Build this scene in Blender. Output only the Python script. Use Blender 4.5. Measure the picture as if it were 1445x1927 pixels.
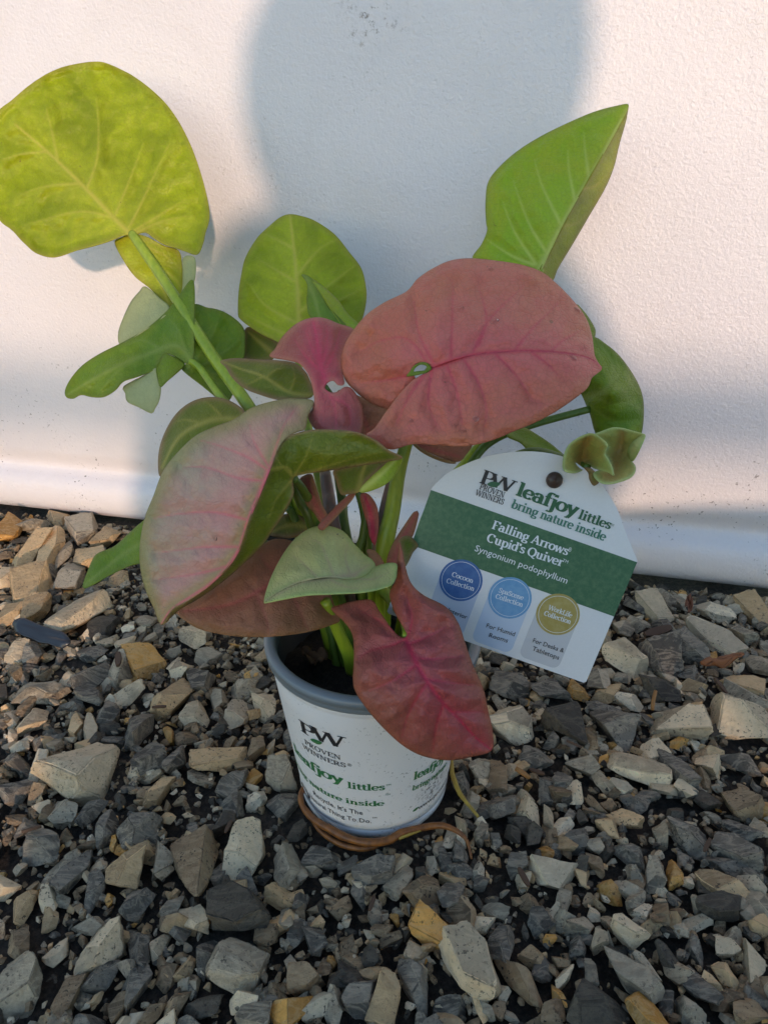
import bpy, bmesh, math, random
import numpy as np
from mathutils import Vector, Matrix, noise, geometry

for o in list(bpy.data.objects):
    bpy.data.objects.remove(o)
random.seed(7)
rng = np.random.default_rng(11)
S = bpy.context.scene
COL = S.collection

# ------------------------------------------------------------------ camera
PITCH, CAM_H, FPX = math.radians(26.0), 0.33, 1300.0
W0, H0 = 1445.0, 1927.0
cam_d = bpy.data.cameras.new('camera')
cam = bpy.data.objects.new('camera', cam_d)
COL.objects.link(cam)
cam_d.sensor_fit = 'VERTICAL'
cam_d.sensor_height = 36.0
cam_d.lens = 36.0 * FPX / H0
cam_d.clip_start = 0.01
cam_d.clip_end = 500
cam.location = (0, 0, CAM_H)
cam.rotation_euler = (math.pi / 2 - PITCH, 0, 0)
S.camera = cam
S.render.resolution_x, S.render.resolution_y = 767, 1024

# ------------------------------------------------------------------ sky, sun, exposure
SUN_EL = math.radians(10.0)
SUN_DX = -0.21                              # the light travels a little to the left
world = bpy.data.worlds.new('World')
S.world = world
world.use_nodes = True
wn = world.node_tree
sky = wn.nodes.new('ShaderNodeTexSky')
sky.sky_type = 'NISHITA'
sky.sun_disc = False
sky.sun_elevation = SUN_EL
sky.sun_rotation = math.pi - math.atan(SUN_DX)
sky.air_density = 1.0
sky.dust_density = 0.15
sky.ozone_density = 1.7
wn.links.new(sky.outputs[0], wn.nodes['Background'].inputs[0])
wn.nodes['Background'].inputs[1].default_value = 0.15

TRAVEL = Vector((SUN_DX, 1.0, 0)).normalized() * math.cos(SUN_EL) + Vector((0, 0, -math.sin(SUN_EL)))
sl = bpy.data.lights.new('sun', 'SUN')
sl.energy = 1.1
sl.angle = math.radians(1.3)
sl.color = (1.0, 0.70, 0.50)
sun = bpy.data.objects.new('sun', sl)
COL.objects.link(sun)
sun.rotation_euler = TRAVEL.to_track_quat('-Z', 'Y').to_euler()
sun.location = (0.4, -3, 2)

S.view_settings.view_transform = 'Standard'
S.view_settings.look = 'None'
S.view_settings.exposure = 1.2
S.view_settings.gamma = 1.0
S.view_settings.use_curve_mapping = False

# ------------------------------------------------------------------ helpers
FW = np.array([0, math.cos(PITCH), -math.sin(PITCH)])
UP = np.array([0, math.sin(PITCH), math.cos(PITCH)])
RT = np.array([1.0, 0, 0])
C0 = np.array([0, 0, CAM_H])


def ray(u, v):
    return FW + RT * ((u - W0 / 2) / FPX) - UP * ((v - H0 / 2) / FPX)


def at(u, v, d):
    """place at depth d (metres) along the view axis"""
    return C0 + d * ray(u, v)


def ground_at(u, v, z=0.0):
    r = ray(u, v)
    t = (z - CAM_H) / r[2]
    return C0 + t * r, t


def link(o, parent=None):
    COL.objects.link(o)
    if parent is not None:
        o.parent = parent
    return o


def mesh_obj(name, verts, faces, mat=None, parent=None, smooth=True, mats=None, midx=None):
    me = bpy.data.meshes.new(name)
    me.from_pydata([tuple(map(float, v)) for v in verts], [], [tuple(int(i) for i in f) for f in faces])
    if mats is None:
        mats = [mat] if mat else []
    for m in mats:
        me.materials.append(m)
    if midx is not None:
        me.polygons.foreach_set('material_index', np.asarray(midx, dtype=np.int32))
    if smooth:
        me.polygons.foreach_set('use_smooth', np.ones(len(me.polygons), dtype=bool))
    me.update()
    return link(bpy.data.objects.new(name, me), parent)


def empty(name, loc=(0, 0, 0), parent=None):
    o = bpy.data.objects.new(name, None)
    o.location = loc
    o.empty_display_size = 0.02
    return link(o, parent)


def tag(o, label=None, cat=None, group=None, kind=None):
    if label: o['label'] = label
    if cat: o['category'] = cat
    if group: o['group'] = group
    if kind: o['kind'] = kind
    return o


def crom(pts, step, closed=False):
    """Catmull-Rom through the points (any dimension), resampled about every step in the first two coordinates"""
    P = np.array(pts, float)
    n = len(P)
    out = []
    rngi = range(n) if closed else range(n - 1)
    for i in rngi:
        if closed:
            p0, p1, p2, p3 = P[i - 1], P[i], P[(i + 1) % n], P[(i + 2) % n]
        else:
            p0, p1, p2, p3 = P[max(i - 1, 0)], P[i], P[i + 1], P[min(i + 2, n - 1)]
        k = max(1, int(round(np.linalg.norm((p2 - p1)[:3]) / step)))
        for j in range(k):
            t = j / k
            out.append(0.5 * ((2 * p1) + (p2 - p0) * t + (2 * p0 - 5 * p1 + 4 * p2 - p3) * t * t
                              + (3 * p1 - p0 - 3 * p2 + p3) * t ** 3))
    if not closed:
        out.append(P[-1])
    return np.array(out)


def tube(name, pts, mat, parent=None, sides=10, step=0.004, ridge=0.0):
    """pts: (x, y, z, radius) rows"""
    P = crom(pts, step)
    vs, fs = [], []
    T = np.gradient(P[:, :3], axis=0)
    T /= np.linalg.norm(T, axis=1)[:, None] + 1e-12
    ref = np.array([0.3, -0.9, 0.2])
    for i in range(len(P)):
        a = np.cross(T[i], ref)
        a /= np.linalg.norm(a) + 1e-12
        b = np.cross(T[i], a)
        ref = np.cross(a, T[i])
        for k in range(sides):
            th = 2 * math.pi * k / sides
            rr = P[i, 3] * (1 + ridge * math.cos(3 * th))
            vs.append(P[i, :3] + rr * (math.cos(th) * a + math.sin(th) * b))
    n = len(P)
    for i in range(n - 1):
        for k in range(sides):
            k2 = (k + 1) % sides
            fs.append((i * sides + k, i * sides + k2, (i + 1) * sides + k2, (i + 1) * sides + k))
    fs.append(tuple(range(sides))[::-1])
    fs.append(tuple((n - 1) * sides + k for k in range(sides)))
    return mesh_obj(name, vs, fs, mat, parent)


# ------------------------------------------------------------------ material helpers
class NT:
    def __init__(self, name):
        self.m = bpy.data.materials.new(name)
        self.m.use_nodes = True
        self.t = self.m.node_tree
        self.b = self.t.nodes['Principled BSDF']
        self.out = self.t.nodes['Material Output']

    def n(self, typ, **kw):
        x = self.t.nodes.new(typ)
        for k, v in kw.items():
            setattr(x, k, v)
        return x

    def l(self, a, b):
        self.t.links.new(a, b)

    def val(self, sock, v):
        if hasattr(v, 'links') or hasattr(v, 'is_output'):
            self.l(v, sock)
        else:
            sock.default_value = v

    def math(self, op, a, b=0.5, clamp=False):
        x = self.n('ShaderNodeMath', operation=op, use_clamp=clamp)
        self.val(x.inputs[0], a)
        self.val(x.inputs[1], b)
        return x.outputs[0]

    def mix(self, fac, a, b, blend='MIX'):
        x = self.n('ShaderNodeMix', data_type='RGBA', blend_type=blend)
        x.clamp_factor = True
        self.val(x.inputs[0], fac)
        self.val(x.inputs[6], a if not isinstance(a, tuple) else (*a, 1) if len(a) == 3 else a)
        self.val(x.inputs[7], b if not isinstance(b, tuple) else (*b, 1) if len(b) == 3 else b)
        return x.outputs[2]

    def ramp(self, fac, lo, hi):
        x = self.n('ShaderNodeMapRange')
        x.clamp = True
        self.l(fac, x.inputs[0])
        x.inputs[1].default_value = lo
        x.inputs[2].default_value = hi
        return x.outputs[0]

    def noise(self, scale, detail=4, rough=0.55, vec=None, dist=0.0):
        x = self.n('ShaderNodeTexNoise')
        x.inputs['Scale'].default_value = scale
        x.inputs['Detail'].default_value = detail
        x.inputs['Roughness'].default_value = rough
        x.inputs['Distortion'].default_value = dist
        if vec is not None:
            self.l(vec, x.inputs['Vector'])
        return x.outputs[0]

    def voro(self, scale, feature='F1', vec=None):
        x = self.n('ShaderNodeTexVoronoi', feature=feature)
        x.inputs['Scale'].default_value = scale
        if vec is not None:
            self.l(vec, x.inputs['Vector'])
        return x.outputs['Distance']

    def bump(self, height, strength, dist, prev=None):
        x = self.n('ShaderNodeBump')
        x.inputs['Strength'].default_value = strength
        x.inputs['Distance'].default_value = dist
        self.l(height, x.inputs['Height'])
        if prev is not None:
            self.l(prev, x.inputs['Normal'])
        return x.outputs[0]

    def attr(self, name):
        return self.n('ShaderNodeAttribute', attribute_name=name)


def plain(name, col, rough=0.5, spec=0.5):
    t = NT(name)
    n = t.noise(90, 4)
    t.l(t.mix(t.math('MULTIPLY', n, 0.35), col, tuple(c * 0.72 for c in col)), t.b.inputs['Base Color'])
    t.b.inputs['Roughness'].default_value = rough
    t.b.inputs['Specular IOR Level'].default_value = spec
    return t.m


def coords(t, kind='Object'):
    return t.n('ShaderNodeTexCoord').outputs[kind]


# ------------------------------------------------------------------ stone materials
def stone_mat(name, c1, c2, vein, veinamt, speck=0.5, rough=0.55):
    t = NT(name)
    geo = t.n('ShaderNodeNewGeometry')
    oi = t.n('ShaderNodeObjectInfo')
    rnd = t.math('FRACT', t.math('ADD', geo.outputs['Random Per Island'], oi.outputs['Random']), 0)
    pos = geo.outputs['Position']
    base = t.mix(rnd, c1, c2)
    mott = t.ramp(t.noise(120, 8, 0.72, pos), 0.34, 0.68)
    base = t.mix(t.math('MULTIPLY', mott, 0.55), base, tuple(c * 0.55 for c in c1))
    # every stone a little lighter or darker than the next
    hv_ = t.n('ShaderNodeHueSaturation')
    t.l(t.math('ADD', t.math('MULTIPLY', t.math('FRACT', t.math('MULTIPLY', rnd, 7.31), 0), 0.95), 0.68), hv_.inputs['Value'])
    t.l(base, hv_.inputs['Color'])
    base = hv_.outputs[0]
    stv = t.n('ShaderNodeMapping')
    stv.inputs['Scale'].default_value = (40, 110, 75)
    stv.inputs['Rotation'].default_value = (0.5, 0.8, 0.6)
    rv = t.n('ShaderNodeCombineXYZ')
    t.l(t.math('MULTIPLY', rnd, 9.0), rv.inputs[0])
    va = t.n('ShaderNodeVectorMath', operation='ADD')
    t.l(pos, va.inputs[0])
    t.l(rv.outputs[0], va.inputs[1])
    t.l(va.outputs[0], stv.inputs['Vector'])
    vn = t.noise(1.0, 5, 0.6, stv.outputs[0], 1.2)
    vv = t.math('SUBTRACT', 1.0, t.math('MULTIPLY', t.math('ABSOLUTE', t.math('SUBTRACT', vn, 0.5)), 14.0), True)
    base = t.mix(t.math('MULTIPLY', vv, veinamt), base, vein)
    # crumbs of wet soil that cling to the stone
    sp = t.ramp(t.noise(520, 3, 0.65, pos), 0.585, 0.635)
    patch = t.ramp(t.noise(48, 3, 0.6, pos), 0.40, 0.58)
    base = t.mix(t.math('MULTIPLY', t.math('MULTIPLY', sp, patch), speck), base, (0.018, 0.012, 0.009))
    base = t.mix(t.math('MULTIPLY', t.ramp(t.noise(38, 4, 0.6, pos), 0.60, 0.78), speck * 0.7), base, (0.035, 0.024, 0.017))
    t.l(base, t.b.inputs['Base Color'])
    t.b.inputs['Roughness'].default_value = rough
    t.b.inputs['Specular IOR Level'].default_value = 0.45
    b1 = t.bump(t.noise(190, 8, 0.68, pos), 0.9, 0.0038)
    b2 = t.bump(vn, 0.35, 0.002, b1)
    t.l(b2, t.b.inputs['Normal'])
    return t.m


STM = {
    'slate': stone_mat('slate_stone', (0.097, 0.084, 0.066), (0.212, 0.178, 0.134), (0.508, 0.419, 0.303), 0.5, 0.7),
    'dark': stone_mat('dark_stone', (0.055, 0.045, 0.034), (0.103, 0.082, 0.055), (0.242, 0.200, 0.137), 0.3, 0.9),
    'grey': stone_mat('grey_stone', (0.266, 0.217, 0.150), (0.448, 0.360, 0.245), (0.678, 0.550, 0.375), 0.45, 0.75),
    'pale': stone_mat('pale_stone', (0.557, 0.430, 0.275), (0.702, 0.540, 0.339), (0.799, 0.619, 0.397), 0.35, 0.75),
    'white': stone_mat('white_stone', (0.726, 0.580, 0.397), (0.800, 0.660, 0.448), (0.436, 0.350, 0.239), 0.35, 0.85),
    'tan': stone_mat('tan_stone', (0.508, 0.330, 0.163), (0.641, 0.435, 0.224), (0.726, 0.519, 0.297), 0.3, 0.8),
    'ochre': stone_mat('ochre_stone', (0.629, 0.290, 0.050), (0.665, 0.369, 0.108), (0.726, 0.500, 0.253), 0.4, 0.7),
    'brown': stone_mat('brown_stone', (0.206, 0.135, 0.072), (0.363, 0.250, 0.137), (0.532, 0.380, 0.224), 0.4, 1.0),
}
KINDS = list(STM)

# ------------------------------------------------------------------ the ground
POT = Vector((-0.006, 0.306, 0.0))
WL, _ = ground_at(0, 955, 0.004)
WR, _ = ground_at(1445, 1116, 0.004)
WDIR = (WR - WL) / np.linalg.norm(WR - WL)                # along the panel, to the right
WNRM = np.array([WDIR[1], -WDIR[0], 0])                   # out of the panel, towards the camera
if WNRM[1] > 0:
    WNRM = -WNRM
WMID = (WL + WR) / 2


def wall_dist(x, y):
    return (x - WMID[0]) * WNRM[0] + (y - WMID[1]) * WNRM[1]


gt = NT('dark_soil')
pos = gt.n('ShaderNodeNewGeometry').outputs['Position']
cells = gt.n('ShaderNodeTexVoronoi')
cells.inputs['Scale'].default_value = 70
gt.l(pos, cells.inputs['Vector'])
sep = gt.n('ShaderNodeSeparateColor')
gt.l(cells.outputs['Color'], sep.inputs[0])
far = gt.mix(gt.ramp(cells.outputs['Distance'], 0.55, 0.25), (0.02, 0.016, 0.012), gt.mix(sep.outputs[0], (0.06, 0.065, 0.07), (0.30, 0.28, 0.25)))
soil = gt.mix(gt.ramp(gt.noise(240, 5, 0.7, pos), 0.4, 0.7), (0.022, 0.016, 0.011), (0.10, 0.072, 0.050))
ln = gt.n('ShaderNodeVectorMath', operation='LENGTH')
gt.l(pos, ln.inputs[0])
gt.l(gt.mix(gt.ramp(ln.outputs['Value'], 1.3, 1.6), soil, far), gt.b.inputs['Base Color'])
gt.b.inputs['Roughness'].default_value = 0.75
gt.l(gt.bump(gt.noise(300, 6, 0.7, pos), 0.9, 0.004), gt.b.inputs['Normal'])
gv, gf = [], []
gxs = np.concatenate([[-80, -20, -6, -2.5], np.linspace(-1.2, 1.2, 121), [2.5, 6, 20, 80]])
gys = np.concatenate([[-80, -20, -6, -2.5], np.linspace(-0.8, 1.2, 101), [2.5, 6, 20, 80]])
for y in gys:
    for x in gxs:
        z = -0.004
        if abs(x) < 1.2 and -0.8 < y < 1.2:
            z += 0.0045 * noise.noise((x * 22, y * 22, 0.3)) + 0.002 * noise.noise((x * 70, y * 70, 4))
        gv.append((x, y, z))
nx = len(gxs)
for j in range(len(gys) - 1):
    for i in range(nx - 1):
        gf.append((j * nx + i, j * nx + i + 1, (j + 1) * nx + i + 1, (j + 1) * nx + i))
ground = mesh_obj('ground', gv, gf, gt.m)
tag(ground, kind='structure')


def stone_mesh(sub, seed, nplanes=13):
    """an angular broken stone: a block split along random planes; unit half-extents. sub 4: edges worn and faces rough"""
    r = np.random.default_rng(seed)
    bm = bmesh.new()
    bmesh.ops.create_cube(bm, size=2.0)
    for k in range(nplanes):
        n = r.normal(size=3) * np.array([1, 1, .75])
        n /= np.linalg.norm(n)
        h = r.uniform(0.50, 0.92)
        g = bm.verts[:] + bm.edges[:] + bm.faces[:]
        ret = bmesh.ops.bisect_plane(bm, geom=g, dist=1e-5, plane_co=Vector(n * h), plane_no=Vector(n), clear_outer=True)
        cut = [e for e in ret['geom_cut'] if isinstance(e, bmesh.types.BMEdge)]
        if len(cut) >= 3:
            bmesh.ops.contextual_create(bm, geom=cut)
    bmesh.ops.remove_doubles(bm, verts=bm.verts[:], dist=0.10 if sub < 4 else 0.06)
    if sub >= 3:
        bmesh.ops.bevel(bm, geom=bm.edges[:], offset=0.045, segments=1 if sub == 3 else 2, affect='EDGES', clamp_overlap=True)
    bmesh.ops.triangulate(bm, faces=bm.faces[:])
    if sub >= 4:
        long_e = [e for e in bm.edges if e.calc_length() > 0.26]
        bmesh.ops.subdivide_edges(bm, edges=long_e, cuts=3, use_grid_fill=True)
        bmesh.ops.triangulate(bm, faces=bm.faces[:])
        for v in bm.verts:
            q = v.co * 1.9 + Vector((seed, 0, 0))
            v.co *= 1 + 0.09 * noise.noise(q) + 0.055 * noise.noise(q * 2.7) + 0.025 * noise.noise(q * 6.1)
    bmesh.ops.recalc_face_normals(bm, faces=bm.faces[:])
    bm.verts.index_update()
    Pn = np.array([v.co[:] for v in bm.verts])
    Pn -= (Pn.max(0) + Pn.min(0)) / 2
    Pn /= (Pn.max(0) - Pn.min(0)) / 2
    faces = [[v.index for v in f.verts] for f in bm.faces]
    bm.free()
    return Pn, faces


# stones one can pick out in the photograph: centre, long axis, short axis (photo pixels), tilt, kind
STONES = [
 (159,1458,140,100,20,'pale'),(68,1435,50,36,70,'white'),(258,1559,78,70,0,'slate'),(201,1555,70,48,80,'slate'),(232,1633,84,74,0,'tan'),
 (368,1633,150,84,-70,'brown'),(461,1602,128,70,80,'pale'),(302,1611,62,46,80,'grey'),(539,1624,82,56,-60,'grey'),(446,1815,104,84,-15,'grey'),
 (260,1768,110,46,-65,'slate'),(186,1780,88,74,10,'pale'),(451,1714,115,96,10,'dark'),(35,1846,112,82,-70,'grey'),(124,1865,98,42,80,'brown'),
 (108,1629,88,30,48,'grey'),(74,1590,84,70,-20,'slate'),(134,1632,88,44,55,'slate'),(176,1667,86,36,-80,'slate'),(256,1690,68,50,40,'slate'),
 (364,1722,66,48,-60,'pale'),(411,1421,108,42,14,'tan'),(295,1481,66,44,60,'tan'),(436,1466,58,44,60,'slate'),(285,1423,62,54,0,'slate'),
 (326,1427,60,44,70,'slate'),(531,1454,60,56,0,'grey'),(531,1508,66,48,0,'slate'),(482,1497,42,30,0,'white'),(27,1485,66,38,15,'slate'),
 (114,1524,60,38,-10,'grey'),(170,1516,60,34,40,'slate'),(186,1834,84,42,30,'slate'),(252,1846,76,52,60,'slate'),(221,1879,64,32,80,'brown'),
 (279,1900,66,38,60,'brown'),(475,1904,68,50,0,'grey'),(545,1898,86,62,0,'ochre'),(527,1675,70,36,-15,'tan'),(500,1753,46,40,0,'brown'),
 (384,1791,68,42,70,'slate'),(349,1811,50,30,60,'tan'),(170,1729,60,36,-20,'grey'),(298,1764,68,30,75,'pale'),(602,1604,74,40,10,'slate'),
 (704,1635,78,52,-10,'slate'),(756,1653,62,40,40,'grey'),(801,1670,72,62,-10,'brown'),(811,1740,84,60,-20,'ochre'),(875,1722,66,50,-50,'brown'),
 (891,1815,134,90,-70,'pale'),(945,1763,82,48,60,'slate'),(780,1784,50,40,50,'pale'),(784,1843,110,46,-65,'slate'),(728,1874,92,58,70,'tan'),
 (676,1864,78,56,80,'slate'),(625,1888,74,36,80,'grey'),(566,1832,70,60,40,'brown'),(704,1822,58,34,-25,'tan'),(592,1756,58,36,-60,'slate'),
 (559,1750,58,32,70,'slate'),(936,1511,68,44,-5,'slate'),(939,1455,58,38,70,'brown'),(867,1594,50,32,80,'slate'),(901,1632,42,26,70,'white'),
 (974,1621,44,38,0,'slate'),(933,1704,54,26,-20,'grey'),(994,1526,62,46,70,'pale'),(981,1836,114,54,-65,'brown'),(815,1915,52,40,0,'slate'),
 (843,1580,40,22,30,'white'),(884,1507,44,36,20,'grey'),(868,1466,54,32,-65,'slate'),(1206,1443,116,46,-18,'pale'),(1270,1441,80,42,-70,'slate'),
 (1228,1409,56,34,10,'pale'),(1143,1547,46,40,60,'tan'),(1177,1534,54,38,-35,'tan'),(1085,1572,48,38,0,'slate'),(1038,1634,92,64,-20,'white'),
 (1190,1668,56,40,0,'grey'),(1300,1570,78,50,-55,'slate'),(1394,1509,74,54,15,'brown'),(1398,1555,76,40,-10,'slate'),(1392,1592,82,52,-30,'slate'),
 (1372,1622,96,30,-22,'slate'),(1360,1664,96,48,-35,'tan'),(1428,1687,80,52,60,'grey'),(1272,1634,54,32,75,'ochre'),(1183,1747,76,62,-10,'pale'),
 (1128,1760,42,36,10,'pale'),(1187,1830,118,56,-55,'grey'),(1219,1813,62,38,-50,'white'),(1126,1888,136,84,5,'dark'),(1217,1905,76,56,-60,'ochre'),
 (1051,1864,50,26,-75,'ochre'),(1089,1771,52,32,70,'slate'),(1368,1771,56,38,15,'pale'),(1417,1807,80,44,55,'pale'),(1311,1777,54,32,65,'slate'),
 (1302,1898,56,48,-20,'grey'),(1315,1852,80,46,-60,'slate'),(1262,1796,68,38,-60,'dark'),(1352,1702,76,50,-20,'dark'),(1115,1818,48,26,75,'grey'),
 (1090,1734,56,36,-15,'grey'),(1030,1472,56,34,75,'slate'),(1058,1466,44,38,0,'slate'),(1168,1472,34,28,-30,'white'),(1134,1464,42,24,-60,'pale'),
 (1202,1506,56,30,25,'slate'),(1385,1355,108,84,-10,'pale'),(1397,1306,84,46,-30,'grey'),(1277,1358,112,50,-5,'pale'),(1163,1361,90,76,-20,'slate'),
 (1074,1370,84,70,-15,'dark'),(1249,1293,72,50,-15,'dark'),(1237,1232,88,68,10,'slate'),(1175,1244,72,52,-10,'pale'),(1296,1220,68,44,-30,'slate'),
 (1342,1198,80,50,-40,'white'),(1342,1146,78,30,-10,'white'),(1234,1142,62,44,-25,'pale'),(1249,1170,46,28,10,'slate'),(1394,1186,42,38,0,'grey'),
 (1428,1149,64,44,-45,'tan'),(1299,1260,50,30,-5,'slate'),(1299,1284,58,30,-15,'tan'),(1394,1284,78,36,-15,'tan'),(1191,1130,42,26,-70,'slate'),
 (1132,1272,58,38,40,'grey'),(1086,1293,48,30,-25,'ochre'),(1031,1290,72,46,0,'slate'),(1182,1312,58,26,-15,'white'),(1142,1297,64,34,25,'tan'),
 (1135,1324,62,30,-25,'slate'),(1431,1247,78,40,80,'grey'),(1280,1127,42,28,-60,'grey'),(1256,1124,42,28,35,'grey'),(1175,1180,42,34,25,'grey'),
 (149,1156,104,58,52,'pale'),(69,1298,90,50,15,'grey'),(273,1239,78,50,-25,'ochre'),(322,1308,88,58,38,'tan'),(239,1305,70,30,18,'pale'),
 (363,1198,56,44,-15,'pale'),(393,1225,56,32,25,'grey'),(339,1256,42,36,0,'pale'),(381,1274,70,46,-55,'slate'),(228,1260,62,46,-70,'grey'),
 (173,1267,82,48,25,'slate'),(170,1305,64,30,-5,'slate'),(202,1343,58,44,-50,'slate'),(258,1367,68,52,60,'slate'),(369,1336,62,40,-5,'pale'),
 (446,1343,60,44,70,'white'),(128,1272,42,32,-40,'pale'),(107,1298,46,30,-15,'brown'),(59,1350,58,36,15,'pale'),(145,1357,52,28,-75,'tan'),
 (168,1364,52,28,-70,'pale'),(194,1170,54,40,50,'dark'),(273,1166,42,34,0,'grey'),(66,1147,60,46,50,'tan'),(59,1104,86,54,-15,'tan'),
 (135,1083,74,46,-65,'grey'),(55,1035,70,46,60,'tan'),(97,1031,80,40,-75,'tan'),(121,1037,62,26,-65,'grey'),(170,1049,70,50,-20,'tan'),
 (159,993,84,42,-15,'grey'),(22,995,50,40,-50,'ochre'),(62,983,62,32,15,'grey'),(107,1156,38,24,80,'slate'),(93,1070,44,30,0,'slate'),
 (64,1222,50,38,-65,'slate'),(33,1229,50,36,60,'pale'),(201,1201,42,22,5,'pale'),(235,1204,42,28,20,'pale'),(170,1222,54,26,-5,'slate'),
 (12,1155,46,40,0,'tan'),(20,1085,44,38,20,'pale'),(205,1010,46,34,10,'tan'),(110,970,58,26,-5,'tan'),(225,1085,40,26,10,'tan'),
 (500,1325,52,40,-50,'pale'),(455,1290,48,40,20,'grey'),(480,1400,44,34,10,'brown'),(560,1560,46,30,30,'dark'),(655,1620,44,26,10,'slate'),
 (960,1290,74,46,-10,'slate'),(968,1358,80,60,-15,'white'),(1010,1420,60,34,-20,'slate'),(915,1440,60,40,20,'grey'),(1100,1430,60,40,-20,'grey'),
 (1330,1430,50,38,20,'pale'),(1400,1430,62,40,-40,'slate'),(1430,1550,40,34,0,'pale'),(1020,1720,60,44,20,'slate'),(1000,1690,50,30,-30,'brown'),
 (640,1700,50,34,20,'brown'),(720,1740,44,34,10,'brown'),(650,1770,50,28,50,'brown'),(1060,1690,50,26,60,'grey'),(420,1540,50,36,20,'dark'),
]
LIB = []
for i in range(40):
    Pn, Fs = stone_mesh(4, 100 + i, 7 + i % 6)
    me = bpy.data.meshes.new('stone')
    me.from_pydata([tuple(p) for p in Pn], [], Fs)
    me.polygons.foreach_set('use_smooth', np.ones(len(me.polygons), dtype=bool))
    me.set_sharp_from_angle(angle=math.radians(28))
    me.materials.append(STM['grey'])
    LIB.append(me)
placed = []                                   # (x, y, radius)


def add_stone(x, y, z, sx, sy, sz, rz, kind, tilt=0.22):
    o = bpy.data.objects.new('stone', random.choice(LIB))
    o.location = (x, y, z)
    o.scale = (sx, sy, sz)
    o.rotation_euler = (random.gauss(0, tilt), random.gauss(0, tilt), rz)
    o.material_slots[0].link = 'OBJECT'
    link(o, ground)
    o.material_slots[0].material = STM[kind]
    placed.append((x, y, math.sqrt(sx * sy)))


for (u, v, a, b, ang, kind) in STONES:
    P, d = ground_at(u, v, 0.006)
    dep = float((P - C0) @ FW)
    th = math.asin(min(1, (CAM_H - 0.006) / np.linalg.norm(P - C0)))
    hm = 0.5 * min(a, b) * dep / FPX
    ca, sa = math.cos(math.radians(ang)), math.sin(math.radians(ang))
    H = hm * random.uniform(0.75, 0.95)
    fz = 1.0 / math.sin(th)
    k = dep / FPX * 0.5
    shrink = 0.86
    M = np.array([[a * ca * k, -b * sa * k], [a * sa * k * fz * shrink, b * ca * k * fz * shrink]])
    U_, s_, _ = np.linalg.svd(M)
    rz = math.atan2(U_[1, 0], U_[0, 0])
    sx, sy = s_
    sx, sy = min(sx, 2.0 * hm * max(1, a / b)), min(sy, 1.35 * hm)
    add_stone(P[0], P[1], H * 0.45, sx * 1.0, sy * 1.0, H, rz, kind, 0.16)

# more stones of their own where the photograph leaves gaps, up to 300 in all
tries = 0
while len(placed) < 300 and tries < 20000:
    tries += 1
    u, v = random.uniform(-30, 1475), random.uniform(985, 1930)
    P, d = ground_at(u, v, 0.004)
    if wall_dist(P[0], P[1]) < 0.012:
        continue
    if (P[0] - POT.x) ** 2 + (P[1] - POT.y) ** 2 < 0.062 ** 2:
        continue
    r = random.uniform(0.0042, 0.0068)
    if any((P[0] - q[0]) ** 2 + (P[1] - q[1]) ** 2 < (0.85 * (r + q[2])) ** 2 for q in placed):
        continue
    kind = random.choices(KINDS, [24, 10, 22, 12, 4, 10, 2, 16])[0]
    add_stone(P[0], P[1], r * 0.3, r * random.uniform(1.0, 1.7), r * random.uniform(0.75, 1.0), r * random.uniform(0.55, 0.85),
              random.uniform(0, 6.3), kind)

# the small gravel between them: too many and too small to pick apart
SM = [stone_mesh(2, 300 + i, 8) for i in range(20)]
MD = [stone_mesh(3, 400 + i, 8) for i in range(20)]
gv, gf, gm = [], [], []
off = 0
cell = 0.03
gridp = {}
for q in placed:
    gridp.setdefault((int(q[0] // cell), int(q[1] // cell)), []).append(q)


def near(x, y):
    cx, cy = int(x // cell), int(y // cell)
    for i in (-1, 0, 1):
        for j in (-1, 0, 1):
            yield from gridp.get((cx + i, cy + j), ())


def scatter(n, x0, x1, y0, y1, rmin, rmax, inner_hole=None, wts=(19, 11, 20, 15, 7, 12, 3, 18), crumbs=False):
    global off
    for _ in range(n):
        x, y = random.uniform(x0, x1), random.uniform(y0, y1)
        wd = wall_dist(x, y)
        if wd < 0.004:
            continue
        if (x - POT.x) ** 2 + (y - POT.y) ** 2 < 0.05 ** 2:
            continue
        if inner_hole and inner_hole[0] < x < inner_hole[1] and inner_hole[2] < y < inner_hole[3]:
            continue
        r = rmin + (rmax - rmin) * random.random() ** 2.2
        if any((x - q[0]) ** 2 + (y - q[1]) ** 2 < (0.8 * q[2]) ** 2 for q in near(x, y)):
            continue
        # bare wet soil shows in drifts
        if not crumbs and noise.noise((x * 13, y * 13, 2.0)) > 0.22 and random.random() < 0.6:
            continue
        lib = MD if r > 0.0042 and -0.55 < x < 0.45 and y > 0.14 else SM
        Pn, Fs = random.choice(lib)
        sc = np.array([r * random.uniform(0.9, 1.8), r * random.uniform(0.7, 1.05), r * random.uniform(0.45, 0.9)])
        R = Matrix.Rotation(random.uniform(0, 6.28), 3, 'Z') @ Matrix.Rotation(random.gauss(0, 0.4), 3, 'X') @ Matrix.Rotation(random.gauss(0, 0.4), 3, 'Y')
        Q = (Pn * sc) @ np.array(R).T + np.array([x, y, r * random.uniform(0.0, 0.5)])
        gv.append(Q)
        gf.extend([[a + off, b + off, c + off] for a, b, c in Fs])
        gm.extend([random.choices(range(len(KINDS)), wts)[0]] * len(Fs))
        off += len(Q)


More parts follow.
